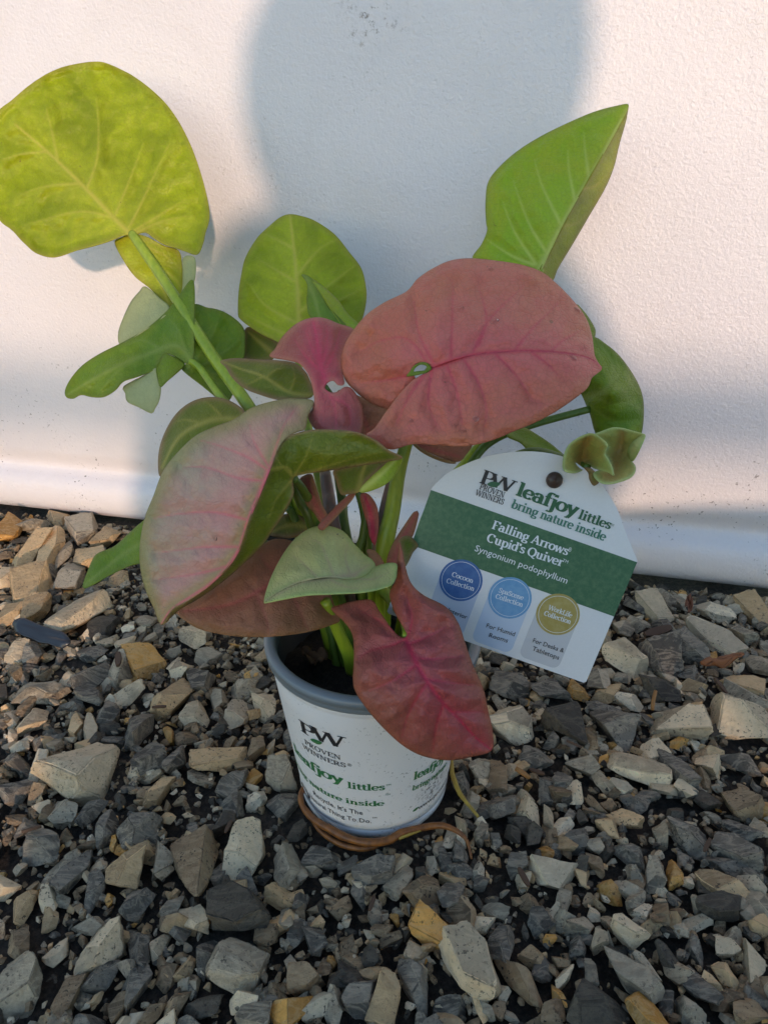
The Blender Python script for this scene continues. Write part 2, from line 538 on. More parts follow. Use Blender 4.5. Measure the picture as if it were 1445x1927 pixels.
scatter(16000, -0.62, 0.52, 0.12, 0.86, 0.0013, 0.0058)
scatter(9000, -1.0, 1.0, -0.45, 0.95, 0.0035, 0.010, (-0.58, 0.48, 0.14, 0.9))
scatter(1500, -1.2, 1.2, -0.75, 0.86, 0.006, 0.014, (-0.9, 0.9, -0.4, 0.9))
scatter(20000, -0.50, 0.42, 0.15, 0.78, 0.0009, 0.0027, None, (8, 20, 9, 6, 3, 10, 3, 42), True)
gravel = mesh_obj('gravel', np.concatenate(gv), gf, mats=[STM[k] for k in KINDS], midx=gm, smooth=False)
gravel.parent = ground
gravel['kind'] = 'stuff'

# ------------------------------------------------------------------ the white plastic panel
pt = NT('white_plastic')
pos = pt.n('ShaderNodeNewGeometry').outputs['Position']
sepx = pt.n('ShaderNodeSeparateXYZ')
pt.l(pos, sepx.inputs[0])
base = pt.mix(pt.ramp(pt.noise(7, 3, 0.5, pos), 0.3, 0.7), (0.775, 0.735, 0.755), (0.73, 0.69, 0.71))
# splashed dirt: fine specks in drifts, thicker low down where rain throws it up
low = pt.ramp(sepx.outputs[2], 0.20, 0.01)
sp1 = pt.ramp(pt.noise(330, 2, 0.5, pos), 0.665, 0.70)
dr1 = pt.ramp(pt.noise(17, 3, 0.6, pos), 0.47, 0.60)
base = pt.mix(pt.math('MULTIPLY', pt.math('MULTIPLY', sp1, dr1), pt.math('ADD', pt.math('MULTIPLY', low, 0.75), 0.18)), base, (0.06, 0.04, 0.03))
sp2 = pt.ramp(pt.noise(150, 3, 0.6, pos), 0.70, 0.80)
base = pt.mix(pt.math('MULTIPLY', sp2, 0.30), base, (0.55, 0.46, 0.36))
base = pt.mix(pt.math('MULTIPLY', pt.ramp(pt.noise(4.5, 6, 0.7, pos, 1.5), 0.52, 0.72), 0.22), base, (0.60, 0.56, 0.52))
# one brown smear near the top
dv = pt.n('ShaderNodeVectorMath', operation='DISTANCE')
pt.l(pos, dv.inputs[0])
dv.inputs[1].default_value = (0, 0, 0)
SMEAR = dv
sm = pt.math('MULTIPLY', pt.ramp(dv.outputs['Value'], 0.030, 0.004), pt.ramp(pt.noise(190, 4, 0.7, pos), 0.56, 0.66))
base = pt.mix(pt.math('MULTIPLY', sm, 0.75), base, (0.13, 0.08, 0.05))
pt.l(base, pt.b.inputs['Base Color'])
pt.b.inputs['Roughness'].default_value = 0.36
pt.b.inputs['Specular IOR Level'].default_value = 0.42
nz = pt.noise(360, 3, 0.55, pos, 0.6)
nz2 = pt.noise(620, 2, 0.5, pos)
pt.l(pt.bump(pt.math('ADD', nz, pt.math('MULTIPLY', nz2, 0.35)), 0.42, 0.0020), pt.b.inputs['Normal'])

# cross-section: (out of the panel, height)
prof = [(-0.045, 0.76), (-0.012, 0.765), (-0.002, 0.758), (0.0, 0.745)]
prof += [(0.0, z) for z in (0.60, 0.45, 0.30, 0.18, 0.10)]
prof += [(0.0, 0.072), (-0.0015, 0.064), (-0.0055, 0.057), (-0.0070, 0.052), (-0.0058, 0.048), (0.0005, 0.044), (0.0058, 0.039),
         (0.0085, 0.032), (0.0092, 0.024), (0.0085, 0.016), (0.0062, 0.009), (0.0022, 0.003), (-0.004, 0.0), (-0.045, 0.0)]
SHIFT = -0.0085
pv, pf = [], []
xs = np.linspace(-1.0, 0.85, 50)
for s in xs:
    for (o_, z) in prof:
        p = WMID + WDIR * s + WNRM * (o_ + SHIFT)
        pv.append((p[0], p[1], z + 0.002))
m = len(prof)
for i in range(len(xs) - 1):
    for j in range(m):
        j2 = (j + 1) % m
        pf.append((i * m + j, i * m + j2, (i + 1) * m + j2, (i + 1) * m + j))
pf.append(tuple(range(m))[::-1])
pf.append(tuple((len(xs) - 1) * m + j for j in range(m)))
panel = mesh_obj('plastic_backboard', pv, pf, pt.m)
bm = bmesh.new(); bm.from_mesh(panel.data); bmesh.ops.recalc_face_normals(bm, faces=bm.faces); bm.to_mesh(panel.data); bm.free()
tag(panel, 'white textured plastic board with rounded bottom lip standing behind the plant', 'board')


def wall_at(u, v, out=0.0):
    r = ray(u, v)
    O = WMID + WNRM * (SHIFT + out)
    t = ((O - C0) @ WNRM) / (r @ WNRM)
    return C0 + t * r


SMEAR.inputs[1].default_value = tuple(wall_at(700, 32))

# ------------------------------------------------------------------ the pot
RB, RT_, ZR = 0.0437, 0.0548, 0.1030           # base radius, radius under the rim, height under the rim
pw = NT('white_pot_print')
pos = pw.n('ShaderNodeNewGeometry').outputs['Position']
base = pw.mix(pw.noise(40, 3, 0.5, pos), (0.80, 0.78, 0.775), (0.76, 0.74, 0.735))
spz = pw.n('ShaderNodeSeparateXYZ'); pw.l(pos, spz.inputs[0])
rightish = pw.ramp(spz.outputs[0], -0.015, 0.03)
lowp = pw.ramp(spz.outputs[2], 0.075, 0.01)
amt = pw.math('ADD', pw.math('MULTIPLY', rightish, 0.75), 0.25)
sp1 = pw.ramp(pw.noise(620, 2, 0.5, pos), 0.645, 0.675)
dr1 = pw.ramp(pw.noise(60, 3, 0.6, pos), 0.44, 0.56)
base = pw.mix(pw.math('MULTIPLY', pw.math('MULTIPLY', sp1, dr1), amt), base, (0.03, 0.02, 0.016))
base = pw.mix(pw.math('MULTIPLY', pw.ramp(pw.noise(150, 5, 0.7, pos), 0.60, 0.75), pw.math('MULTIPLY', lowp, 0.35)), base, (0.30, 0.22, 0.16))
pd = pw.n('ShaderNodeVectorMath', operation='DISTANCE'); pw.l(pos, pd.inputs[0])
POTSPLAT = pd
spl = pw.math('MULTIPLY', pw.ramp(pd.outputs['Value'], 0.014, 0.002), pw.ramp(pw.noise(480, 4, 0.65, pos), 0.50, 0.58))
base = pw.mix(pw.math('MULTIPLY', spl, 0.9), base, (0.035, 0.018, 0.014))
pw.l(base, pw.b.inputs['Base Color'])
pw.b.inputs['Roughness'].default_value = 0.38
M_RIM = plain('grey_rim_plastic', (0.20, 0.235, 0.265), 0.34)
M_INNER = plain('dark_pot_inside', (0.045, 0.05, 0.055), 0.5)


def lathe(name, prof, mat, parent, seg=72, closed=True):
    vs, fs = [], []
    for k in range(seg):
        a = 2 * math.pi * k / seg
        for (r, z) in prof:
            vs.append((r * math.cos(a), r * math.sin(a), z))
    m = len(prof)
    for k in range(seg):
        k2 = (k + 1) % seg
        for j in range(m if closed else m - 1):
            j2 = (j + 1) % m
            fs.append((k * m + j, k2 * m + j, k2 * m + j2, k * m + j2))
    o = mesh_obj(name, vs, fs, mat, parent)
    bm = bmesh.new(); bm.from_mesh(o.data); bmesh.ops.recalc_face_normals(bm, faces=bm.faces); bm.to_mesh(o.data); bm.free()
    return o


pot = empty('nursery_pot', POT)
tag(pot, 'white printed nursery pot with grey rim standing on the gravel', 'pot')
body = lathe('pot_wall', [(RB - 0.002, 0.0022), (RB - 0.0002, 0.003), (RB, 0.005), (RB + 0.0003, 0.0085), (RB - 0.0004, 0.0090), (RB + 0.0006, 0.0098)]
             + [(RB + (RT_ - RB) * t, 0.0098 + (0.0975 - 0.0098) * t) for t in np.linspace(0.05, 1, 8)]
             + [(RT_ - 0.0002, 0.0982), (RT_ + 0.0002, 0.0988), (RT_ + 0.0003, ZR), (RT_ - 0.0012, ZR), (RB - 0.0012, 0.004), (RB - 0.003, 0.003)], pw.m, pot)
lathe('rim', [(RT_ + 0.0002, ZR - 0.0005), (RT_ + 0.0020, ZR - 0.0005), (RT_ + 0.0025, ZR + 0.001), (RT_ + 0.0023, ZR + 0.0034), (RT_ + 0.0030, ZR + 0.0038),
              (RT_ + 0.0032, ZR + 0.0064), (RT_ + 0.0024, ZR + 0.0076), (RT_ - 0.0005, ZR + 0.0080), (RT_ - 0.0020, ZR + 0.0074), (RT_ - 0.0026, ZR + 0.0058),
              (RT_ - 0.0038, ZR - 0.004), (RT_ - 0.0014, ZR - 0.004), (RT_ - 0.0012, ZR - 0.0005)], M_RIM, pot)
lathe('pot_lining', [(RT_ - 0.0016, ZR), (RT_ - 0.0036, ZR - 0.002), (RB - 0.002, 0.06 - 0.05), (RB - 0.0014, 0.009)], M_INNER, pot)
bv = [(0.0, 0.0, 0.003)] + [((RB - 0.0022) * math.cos(a), (RB - 0.0022) * math.sin(a), 0.003) for a in np.linspace(0, 2 * math.pi, 48, endpoint=False)]
mesh_obj('pot_bottom', bv, [(0, 1 + (k + 1) % 48, 1 + k) for k in range(48)], pw.m, pot)

st = NT('potting_soil')
pos = st.n('ShaderNodeNewGeometry').outputs['Position']
st.l(st.mix(st.ramp(st.noise(420, 5, 0.7, pos), 0.45, 0.75), (0.012, 0.009, 0.007), (0.06, 0.042, 0.03)), st.b.inputs['Base Color'])
st.b.inputs['Roughness'].default_value = 0.85
st.l(st.bump(st.noise(500, 5, 0.7, pos), 1.0, 0.004), st.b.inputs['Normal'])
SOILZ = 0.084
sv = [(0, 0, SOILZ)]
sf = []
RSOIL = RB + (RT_ - RB) * (SOILZ / ZR) - 0.0018
for i in range(1, 15):
    for k in range(60):
        a = 2 * math.pi * k / 60
        r = RSOIL * i / 14
        z = SOILZ + 0.004 * noise.noise((r * math.cos(a) * 60, r * math.sin(a) * 60, 1)) + 0.002 * noise.noise((r * math.cos(a) * 200, r * math.sin(a) * 200, 5))
        sv.append((r * math.cos(a), r * math.sin(a), z))
for k in range(60):
    sf.append((0, 1 + k, 1 + (k + 1) % 60))
for i in range(13):
    for k in range(60):
        k2 = (k + 1) % 60
        sf.append((1 + i * 60 + k, 1 + (i + 1) * 60 + k, 1 + (i + 1) * 60 + k2, 1 + i * 60 + k2))
soilo = mesh_obj('potting_soil', sv, sf, st.m)
soilo.location = POT
tag(soilo, 'dark potting soil filling the white pot', 'soil', kind='stuff')

# ------------------------------------------------------------------ lettering
def arc(cx, cy, rx, ry, a0, a1, n=None):
    n = n or max(4, int(abs(a1 - a0) / 16))
    return [(cx + rx * math.cos(math.radians(a0 + (a1 - a0) * i / n)), cy + ry * math.sin(math.radians(a0 + (a1 - a0) * i / n))) for i in range(n + 1)]


def sr(x0, x1, y): return [(x0, y), (x1, y)]


CAPH = 1.42
GL = {
 'l': (.56, [[(.28, 0), (.28, 1.5)], sr(.02, .54, .05), sr(.04, .28, 1.45)]),
 'i': (.56, [[(.28, 0), (.28, 1.0)], sr(.02, .54, .05), sr(.04, .28, .95), [(.28, 1.22), (.28, 1.5)]]),
 'e': (.86, [arc(.44, .5, .35, .46, 5, 318), sr(.1, .78, .52)]),
 'a': (.90, [arc(.36, .30, .27, .27, 0, 360), [(.66, 0), (.66, .7)], arc(.40, .66, .26, .30, 0, 165), sr(.66, .9, .05)]),
 'f': (.56, [[(.26, 0), (.26, 1.15)], arc(.50, 1.15, .24, .33, 180, 45), sr(0, .56, .95), sr(.02, .5, .05)]),
 'j': (.50, [[(.30, 1.0), (.30, -.2)], arc(.06, -.2, .24, .26, 0, -130), sr(.06, .3, .95), [(.30, 1.22), (.30, 1.5)]]),
 'o': (.92, [arc(.46, .5, .37, .46, 0, 360)]),
 'y': (.90, [[(.10, 1), (.48, .05)], [(.80, 1), (.40, -.15), (.28, -.38)], sr(.05, .3, -.40), sr(-.04, .32, .95), sr(.60, .94, .95)]),
 't': (.62, [[(.28, 1.3), (.28, .25)], arc(.50, .25, .22, .21, 180, 310), sr(0, .60, .95)]),
 's': (.72, [[(.62, .78), (.52, .93), (.34, .96), (.18, .88), (.14, .74), (.24, .60), (.40, .52), (.56, .43), (.62, .27), (.54, .10), (.36, .04), (.18, .08), (.10, .24)]]),
 'b': (.96, [[(.24, 0), (.24, 1.5)], sr(.0, .24, 1.45), arc(.50, .5, .34, .46, 0, 360)]),
 'r': (.70, [[(.26, 0), (.26, 1.0)], sr(.02, .52, .05), sr(.02, .26, .95), arc(.52, .66, .26, .28, 180, 50)]),
 'n': (1.04, [[(.26, 0), (.26, 1.0)], sr(.02, .48, .05), sr(.02, .26, .95), arc(.52, .62, .26, .34, 180, 0), [(.78, .62), (.78, 0)], sr(.58, 1.02, .05)]),
 'g': (.90, [arc(.42, .62, .29, .34, 0, 360), arc(.44, -.20, .34, .20, 0, 360), [(.22, .30), (.16, .12), (.40, .03)], [(.66, .88), (.88, .96)]]),
 'u': (1.04, [[(.24, 1.0), (.24, .35)], arc(.50, .35, .26, .32, 180, 360), [(.76, 1.0), (.76, 0)], sr(.02, .24, .95), sr(.56, .76, .95), sr(.76, 1.0, .05)]),
 'd': (.98, [arc(.44, .5, .34, .46, 0, 360), [(.72, 0), (.72, 1.5)], sr(.48, .72, 1.45), sr(.72, .96, .05)]),
 'c': (.80, [arc(.46, .5, .36, .46, 42, 318)]),
 'p': (.98, [[(.26, -.45), (.26, 1.0)], sr(.02, .50, -.42), sr(.02, .26, .95), arc(.54, .5, .34, .46, 0, 360)]),
 'v': (.88, [[(.10, 1), (.46, .02)], [(.80, 1), (.46, .02)], sr(-.04, .30, .95), sr(.62, .94, .95)]),
 'w': (1.28, [[(.10, 1), (.38, .02)], [(.64, 1), (.38, .02)], [(.64, 1), (.92, .02)], [(1.18, 1), (.92, .02)], sr(-.04, .30, .95), sr(1.02, 1.32, .95)]),
 'k': (.98, [[(.24, 0), (.24, 1.5)], sr(.02, .48, .05), sr(.02, .24, 1.45), [(.78, .97), (.28, .42)], [(.40, .55), (.82, .02)], sr(.62, .98, .05), sr(.60, .92, .95)]),
 'F': (1.02, [[(.26, 0), (.26, CAPH)], sr(.02, .54, .05), sr(.02, .92, CAPH - .05), [(.92, CAPH), (.92, CAPH - .34)], sr(.26, .70, .74)]),
 'A': (1.26, [[(.62, CAPH), (.16, 0)], [(.62, CAPH), (1.08, 0)], sr(.32, .92, .48), sr(-.02, .38, .05), sr(.84, 1.28, .05)]),
 'C': (1.16, [arc(.62, .71, .50, .68, 48, 312), [(.96, 1.36), (.96, 1.02)]]),
 'Q': (1.30, [arc(.64, .71, .53, .68, 0, 360), [(.66, .10), (.90, -.14), (1.22, -.22)]]),
 'S': (.94, [[(.80, 1.06), (.70, 1.32), (.46, 1.40), (.22, 1.30), (.14, 1.06), (.26, .86), (.48, .74), (.70, .60), (.80, .36), (.70, .12), (.44, .02), (.20, .10), (.12, .36)]]),
 'W': (1.84, [[(.14, CAPH), (.56, 0)], [(.94, CAPH), (.56, 0)], [(.94, CAPH), (1.34, 0)], [(1.72, CAPH), (1.34, 0)], sr(-.06, .40, CAPH - .05), sr(1.48, 1.92, CAPH - .05), sr(.70, 1.12, CAPH - .05)]),
 'L': (1.0, [[(.26, 0), (.26, CAPH)], sr(.02, .92, .05), sr(.02, .54, CAPH - .05), [(.92, .0), (.92, .34)]]),
 'P': (1.04, [[(.26, 0), (.26, CAPH)], sr(.02, .56, .05), sr(.02, .5, CAPH - .05), [(.26, CAPH - .05), (.5, CAPH - .05)] + arc(.54, 1.02, .38, .35, 90, -90) + [(.26, .67)]]),
 'R': (1.20, [[(.26, 0), (.26, CAPH)], sr(.02, .54, .05), sr(.02, .5, CAPH - .05), [(.26, CAPH - .05), (.5, CAPH - .05)] + arc(.54, 1.04, .36, .33, 90, -90) + [(.26, .71)], [(.56, .70), (1.04, .02)], sr(.92, 1.22, .05)]),
 'O': (1.30, [arc(.64, .71, .52, .68, 0, 360)]),
 'V': (1.24, [[(.14, CAPH), (.62, 0)], [(1.08, CAPH), (.62, 0)], sr(-.06, .40, CAPH - .05), sr(.86, 1.28, CAPH - .05)]),
 'E': (1.08, [[(.26, 0), (.26, CAPH)], sr(.02, .96, .05), sr(.02, .92, CAPH - .05), sr(.26, .72, .74), [(.92, CAPH), (.92, CAPH - .3)], [(.96, 0), (.96, .32)]]),
 'N': (1.36, [[(.24, 0), (.24, CAPH)], [(.24, CAPH), (1.08, 0)], [(1.08, 0), (1.08, CAPH)], sr(.02, .46, .05), sr(-.04, .28, CAPH - .05), sr(.88, 1.30, CAPH - .05)]),
 'I': (.60, [[(.30, 0), (.30, CAPH)], sr(.04, .56, .05), sr(.04, .56, CAPH - .05)]),
 "'": (.30, [[(.15, 1.45), (.15, 1.05)]]),
 ' ': (.42, []),
}


def serif(text, thick=.26, thin=.10, track=0.0):
    """flat strips for one line of serif type: unit = x-height; returns verts, faces, width"""
    V, F = [], []
    x = 0.0
    for ch in text:
        adv, strokes = GL[ch]
        for si, st_ in enumerate(strokes):
            P = np.array(st_, float)
            T = np.gradient(P, axis=0) if len(P) > 2 else np.repeat((P[1] - P[0])[None], 2, 0)
            T = T / (np.linalg.norm(T, axis=1)[:, None] + 1e-9)
            w = (thin + (thick - thin) * np.abs(T[:, 1]) ** 1.3) / 2
            if ch in 'AVWvwyN' and len(P) == 2 and abs(T[0, 1]) > .3:
                up = (T[0, 0] * T[0, 1] < 0)
                if ch == 'N':
                    if abs(T[0, 0]) < .1:
                        w *= 0.5
                elif not up:
                    w *= 0.5
            Nn = np.stack([-T[:, 1], T[:, 0]], 1)
            b = len(V)
            for i in range(len(P)):
                for s in (-1, 1):
                    q = P[i] + s * w[i] * Nn[i]
                    V.append((x + q[0], q[1], si))
            for i in range(len(P) - 1):
                F.append((b + 2 * i, b + 2 * i + 1, b + 2 * i + 3, b + 2 * i + 2))
        x += adv + track
    return V, F, x - track


def sans(text, weight=0.0):
    cu = bpy.data.curves.new('lettering', 'FONT')
    cu.body = text
    cu.size = 1.0
    cu.offset = weight
    cu.resolution_u = 2
    o = bpy.data.objects.new('lettering_tmp', cu)
    COL.objects.link(o)
    dg = bpy.context.evaluated_depsgraph_get()
    me = bpy.data.meshes.new_from_object(o.evaluated_get(dg))
    V = [(v.co.x, v.co.y, 0) for v in me.vertices]
    F = [tuple(p.vertices) for p in me.polygons]
    bpy.data.objects.remove(o)
    bpy.data.curves.remove(cu)
    bpy.data.meshes.remove(me)
    xs_ = [v[0] for v in V]
    x0, x1 = min(xs_), max(xs_)
    # unit = x-height (about 0.5 of the size)
    V = [((v[0] - x0) / 0.5, v[1] / 0.5, 0) for v in V]
    return V, F, (x1 - x0) / 0.5


def leaf_mark():
    P = [(0, 0), (.25, .42), (.7, .62), (1.25, .62), (1.15, .2), (.8, -.12), (.35, -.16)]
    Q = crom(P, .12, True)
    V = [(.6, .22, 0)] + [(q[0], q[1], 0) for q in Q]
    n = len(Q)
    return V, [(0, 1 + i, 1 + (i + 1) % n) for i in range(n)], 1.25


def ink(name, col, rough=0.45):
    t = NT(name)
    geo = t.n('ShaderNodeNewGeometry').outputs['Position']
    t.l(t.mix(t.math('MULTIPLY', t.noise(900, 3, 0.6, geo), 0.5), col, tuple(min(1, c * 1.35 + .01) for c in col)), t.b.inputs['Base Color'])
    t.b.inputs['Roughness'].default_value = rough
    return t.m


INK_BLACK = ink('black_ink', (0.022, 0.020, 0.022))
INK_GREEN = ink('green_ink', (0.035, 0.17, 0.055))
INK_DKGREEN = ink('dark_green_ink', (0.03, 0.115, 0.05))
INK_TEAL = ink('teal_green_ink', (0.06, 0.19, 0.13))
INK_WHITE = ink('white_ink', (0.72, 0.75, 0.77))


def pot_hit(u, v):
    """where a sight line meets the pot wall: angle and height"""
    r = ray(u, v)
    lo, hi = 0.2, 0.5
    O = C0 - np.array(POT)
    ts = np.linspace(0.22, 0.46, 4000)
    P = O[None] + ts[:, None] * r[None]
    rad = np.hypot(P[:, 0], P[:, 1])
    R = RB + (RT_ - RB) * (P[:, 2] - 0.0098) / (0.0975 - 0.0098)
    i = int(np.argmax(rad <= R))
    if rad[i] > R[i]:
        i = int(np.argmin(rad - R))
    return math.atan2(P[i, 1], P[i, 0]), P[i, 2]


_th, _z = pot_hit(815, 1478)
_R = RB + (RT_ - RB) * (_z - 0.0098) / (0.0975 - 0.0098)
POTSPLAT.inputs[1].default_value = (POT.x + _R * math.cos(_th), POT.y + _R * math.sin(_th), _z)


def pot_text(glyphs, u0, v0, unit, mat, end=None, xs=1.0):
    V, F, Wd = glyphs
    th0, z0 = pot_hit(u0, v0)
    if end:
        th1, z1 = pot_hit(*end)
        k = (th1 - th0) / Wd
        z0 = (z0 + z1) / 2
    else:
        Rm = RB + (RT_ - RB) * z0 / 0.095
        k = unit * xs / Rm
    out = []
    for (x, y, l) in V:
        z = z0 + y * unit
        R = RB + (RT_ - RB) * (z - 0.0098) / (0.0975 - 0.0098) + 0.00018 + 0.00003 * l
        th = th0 + x * k
        out.append((R * math.cos(th), R * math.sin(th), z))
    return mesh_obj('lettering', out, F, mat, body, smooth=False)


def shiftg(g, dx, dy, s=1.0):
    return [(v[0] * s + dx, v[1] * s + dy, v[2]) for v in g[0]], g[1], g[2] * s


pot_text(serif('P', .28, .09), 567, 1376, 0.0060, INK_BLACK, end=(596, 1391))
pot_text(serif('W', .30, .09), 588, 1383, 0.0060, INK_BLACK, end=(651, 1412))
lm = leaf_mark()
pot_text(([(x, y, 6) for x, y, l in lm[0]], lm[1], lm[2]), 585, 1391, 0.0042, INK_GREEN, end=(607, 1403))
pot_text(serif('PROVEN', .22, .10), 574, 1396, 0.0024, INK_BLACK, end=(643, 1432))
pot_text(serif('WINNERS', .22, .10), 570, 1403, 0.0024, INK_BLACK, end=(652, 1447))
pot_text(serif('leafjoy', .32, .13), 556, 1414, 0.0047, INK_GREEN, end=(646, 1473))
pot_text(serif('littles', .30, .13), 654, 1481, 0.0035, INK_GREEN, end=(724, 1487))
pot_text(serif('bring nature inside', .29, .12), 559, 1440, 0.0029, INK_GREEN, end=(723, 1504))
pot_text(sans("Recycle. It's The", .004), 591, 1494, 0.0026, INK_BLACK, end=(683, 1534))
pot_text(sans("Natural Thing To Do.", .004), 584, 1500, 0.0026, INK_BLACK, end=(699, 1547))
pot_text(sans("TM"), 726, 1479, 0.0010, INK_GREEN)
pot_text(sans("TM"), 725, 1497, 0.0010, INK_GREEN)
pot_text(sans("TM"), 700, 1540, 0.0010, INK_BLACK)
pot_text(sans("®"), 654, 1441, 0.0016, INK_BLACK)
pot_text(serif('leafjoy', .32, .13), 777, 1468, 0.0044, INK_GREEN, xs=1.0)
pot_text(serif('bring nature', .29, .12), 775, 1488, 0.0029, INK_GREEN, xs=0.95)
pot_text(sans('www.provenwinners.com', .003), 786, 1524, 0.0026, INK_BLACK, xs=0.95)
pot_text(shiftg(lm, 0, 0, 1.0), 776, 1527, 0.0030, INK_GREEN)
# recycling arrows at the left of the recycling line: three bent arrows in a triangle
rv, rf = [], []
for k in range(3):
    a = math.radians(90 + 120 * k)
    p0 = np.array([math.cos(a), math.sin(a)]) * 1.0
    b2 = a + math.radians(120)
    p1 = np.array([math.cos(b2), math.sin(b2)]) * 1.0
    q0, q1 = p0 + (p1 - p0) * .18, p0 + (p1 - p0) * .74
    n_ = np.array([-(p1 - p0)[1], (p1 - p0)[0]]) / np.linalg.norm(p1 - p0)
    b0 = len(rv)
    for q in (q0 - n_ * .16, q0 + n_ * .16, q1 + n_ * .16, q1 - n_ * .16):
        rv.append((q[0] + 1, q[1] + .9, k))
    rf.append((b0, b0 + 1, b0 + 2, b0 + 3))
    for q in (q1 + n_ * .36, q1 - n_ * .36, p0 + (p1 - p0) * .95):
        rv.append((q[0] + 1, q[1] + .9, k + 3))
    rf.append((b0 + 4, b0 + 5, b0 + 6))
pot_text((rv, rf, 2.0), 564, 1487, 0.0042, INK_BLACK, end=(587, 1502))

# ------------------------------------------------------------------ leaf materials
def leaf_mat(name, main, second, vein, rim, mid, vein_amt=0.7, mid_amt=0.6, rim_amt=0.5, net=0.35, rough=0.42, trans=0.25, tcol=None, mott=0.6):
    t = NT(name)
    uv = t.attr('leafpos').outputs['Vector']
    ve = t.attr('vein').outputs['Fac']
    mi = t.attr('midrib').outputs['Fac']
    ed = t.attr('edge').outputs['Fac']
    n1 = t.ramp(t.noise(38, 6, 0.62, uv, 0.8), 0.36, 0.64)
    col = t.mix(t.math('MULTIPLY', n1, mott), main, second)
    n3 = t.ramp(t.noise(420, 3, 0.6, uv), 0.3, 0.75)
    col = t.mix(t.math('MULTIPLY', n3, 0.18), col, tuple(c * 0.55 for c in main))
    col = t.mix(t.math('MULTIPLY', mi, mid_amt), col, mid)
    # fine net of small veins
    vo = t.voro(430, 'DISTANCE_TO_EDGE', uv)
    netv = t.ramp(vo, 0.10, 0.0)
    col = t.mix(t.math('MULTIPLY', netv, net * 0.58), col, tuple(c * 0.62 for c in main))
    vo2 = t.ramp(t.voro(150, 'DISTANCE_TO_EDGE', uv), 0.07, 0.0)
    col = t.mix(t.math('MULTIPLY', vo2, net * 0.28), col, tuple(0.5 * (a_ * .6 + b_) for a_, b_ in zip(main, vein)))
    col = t.mix(t.math('MULTIPLY', ed, rim_amt), col, rim)
    col = t.mix(t.math('MULTIPLY', ve, vein_amt), col, vein)
    # small brown blemishes
    bl = t.ramp(t.noise(170, 2, 0.4, uv), 0.765, 0.785)
    col = t.mix(t.math('MULTIPLY', bl, 0.6), col, (0.16, 0.10, 0.045))
    t.l(col, t.b.inputs['Base Color'])
    t.b.inputs['Roughness'].default_value = rough
    rr = t.math('ADD', t.math('MULTIPLY', t.noise(130, 3, 0.6, uv), 0.25), rough - 0.12)
    t.l(rr, t.b.inputs['Roughness'])
    t.b.inputs['Specular IOR Level'].default_value = 0.34
    hb = t.math('SUBTRACT', t.math('SUBTRACT', t.noise(420, 3, 0.55, uv), t.math('MULTIPLY', netv, 0.27)), t.math('MULTIPLY', vo2, 0.22))
    t.l(t.bump(hb, 0.55, 0.0009), t.b.inputs['Normal'])
    tr = t.n('ShaderNodeBsdfTranslucent')
    if tcol:
        t.l(t.mix(0.5, col, tcol), tr.inputs['Color'])
    else:
        t.l(col, tr.inputs['Color'])
    mx = t.n('ShaderNodeMixShader')
    mx.inputs[0].default_value = trans
    t.l(t.b.outputs[0], mx.inputs[1])
    t.l(tr.outputs[0], mx.inputs[2])
    t.l(mx.outputs[0], t.out.inputs['Surface'])
    return t.m


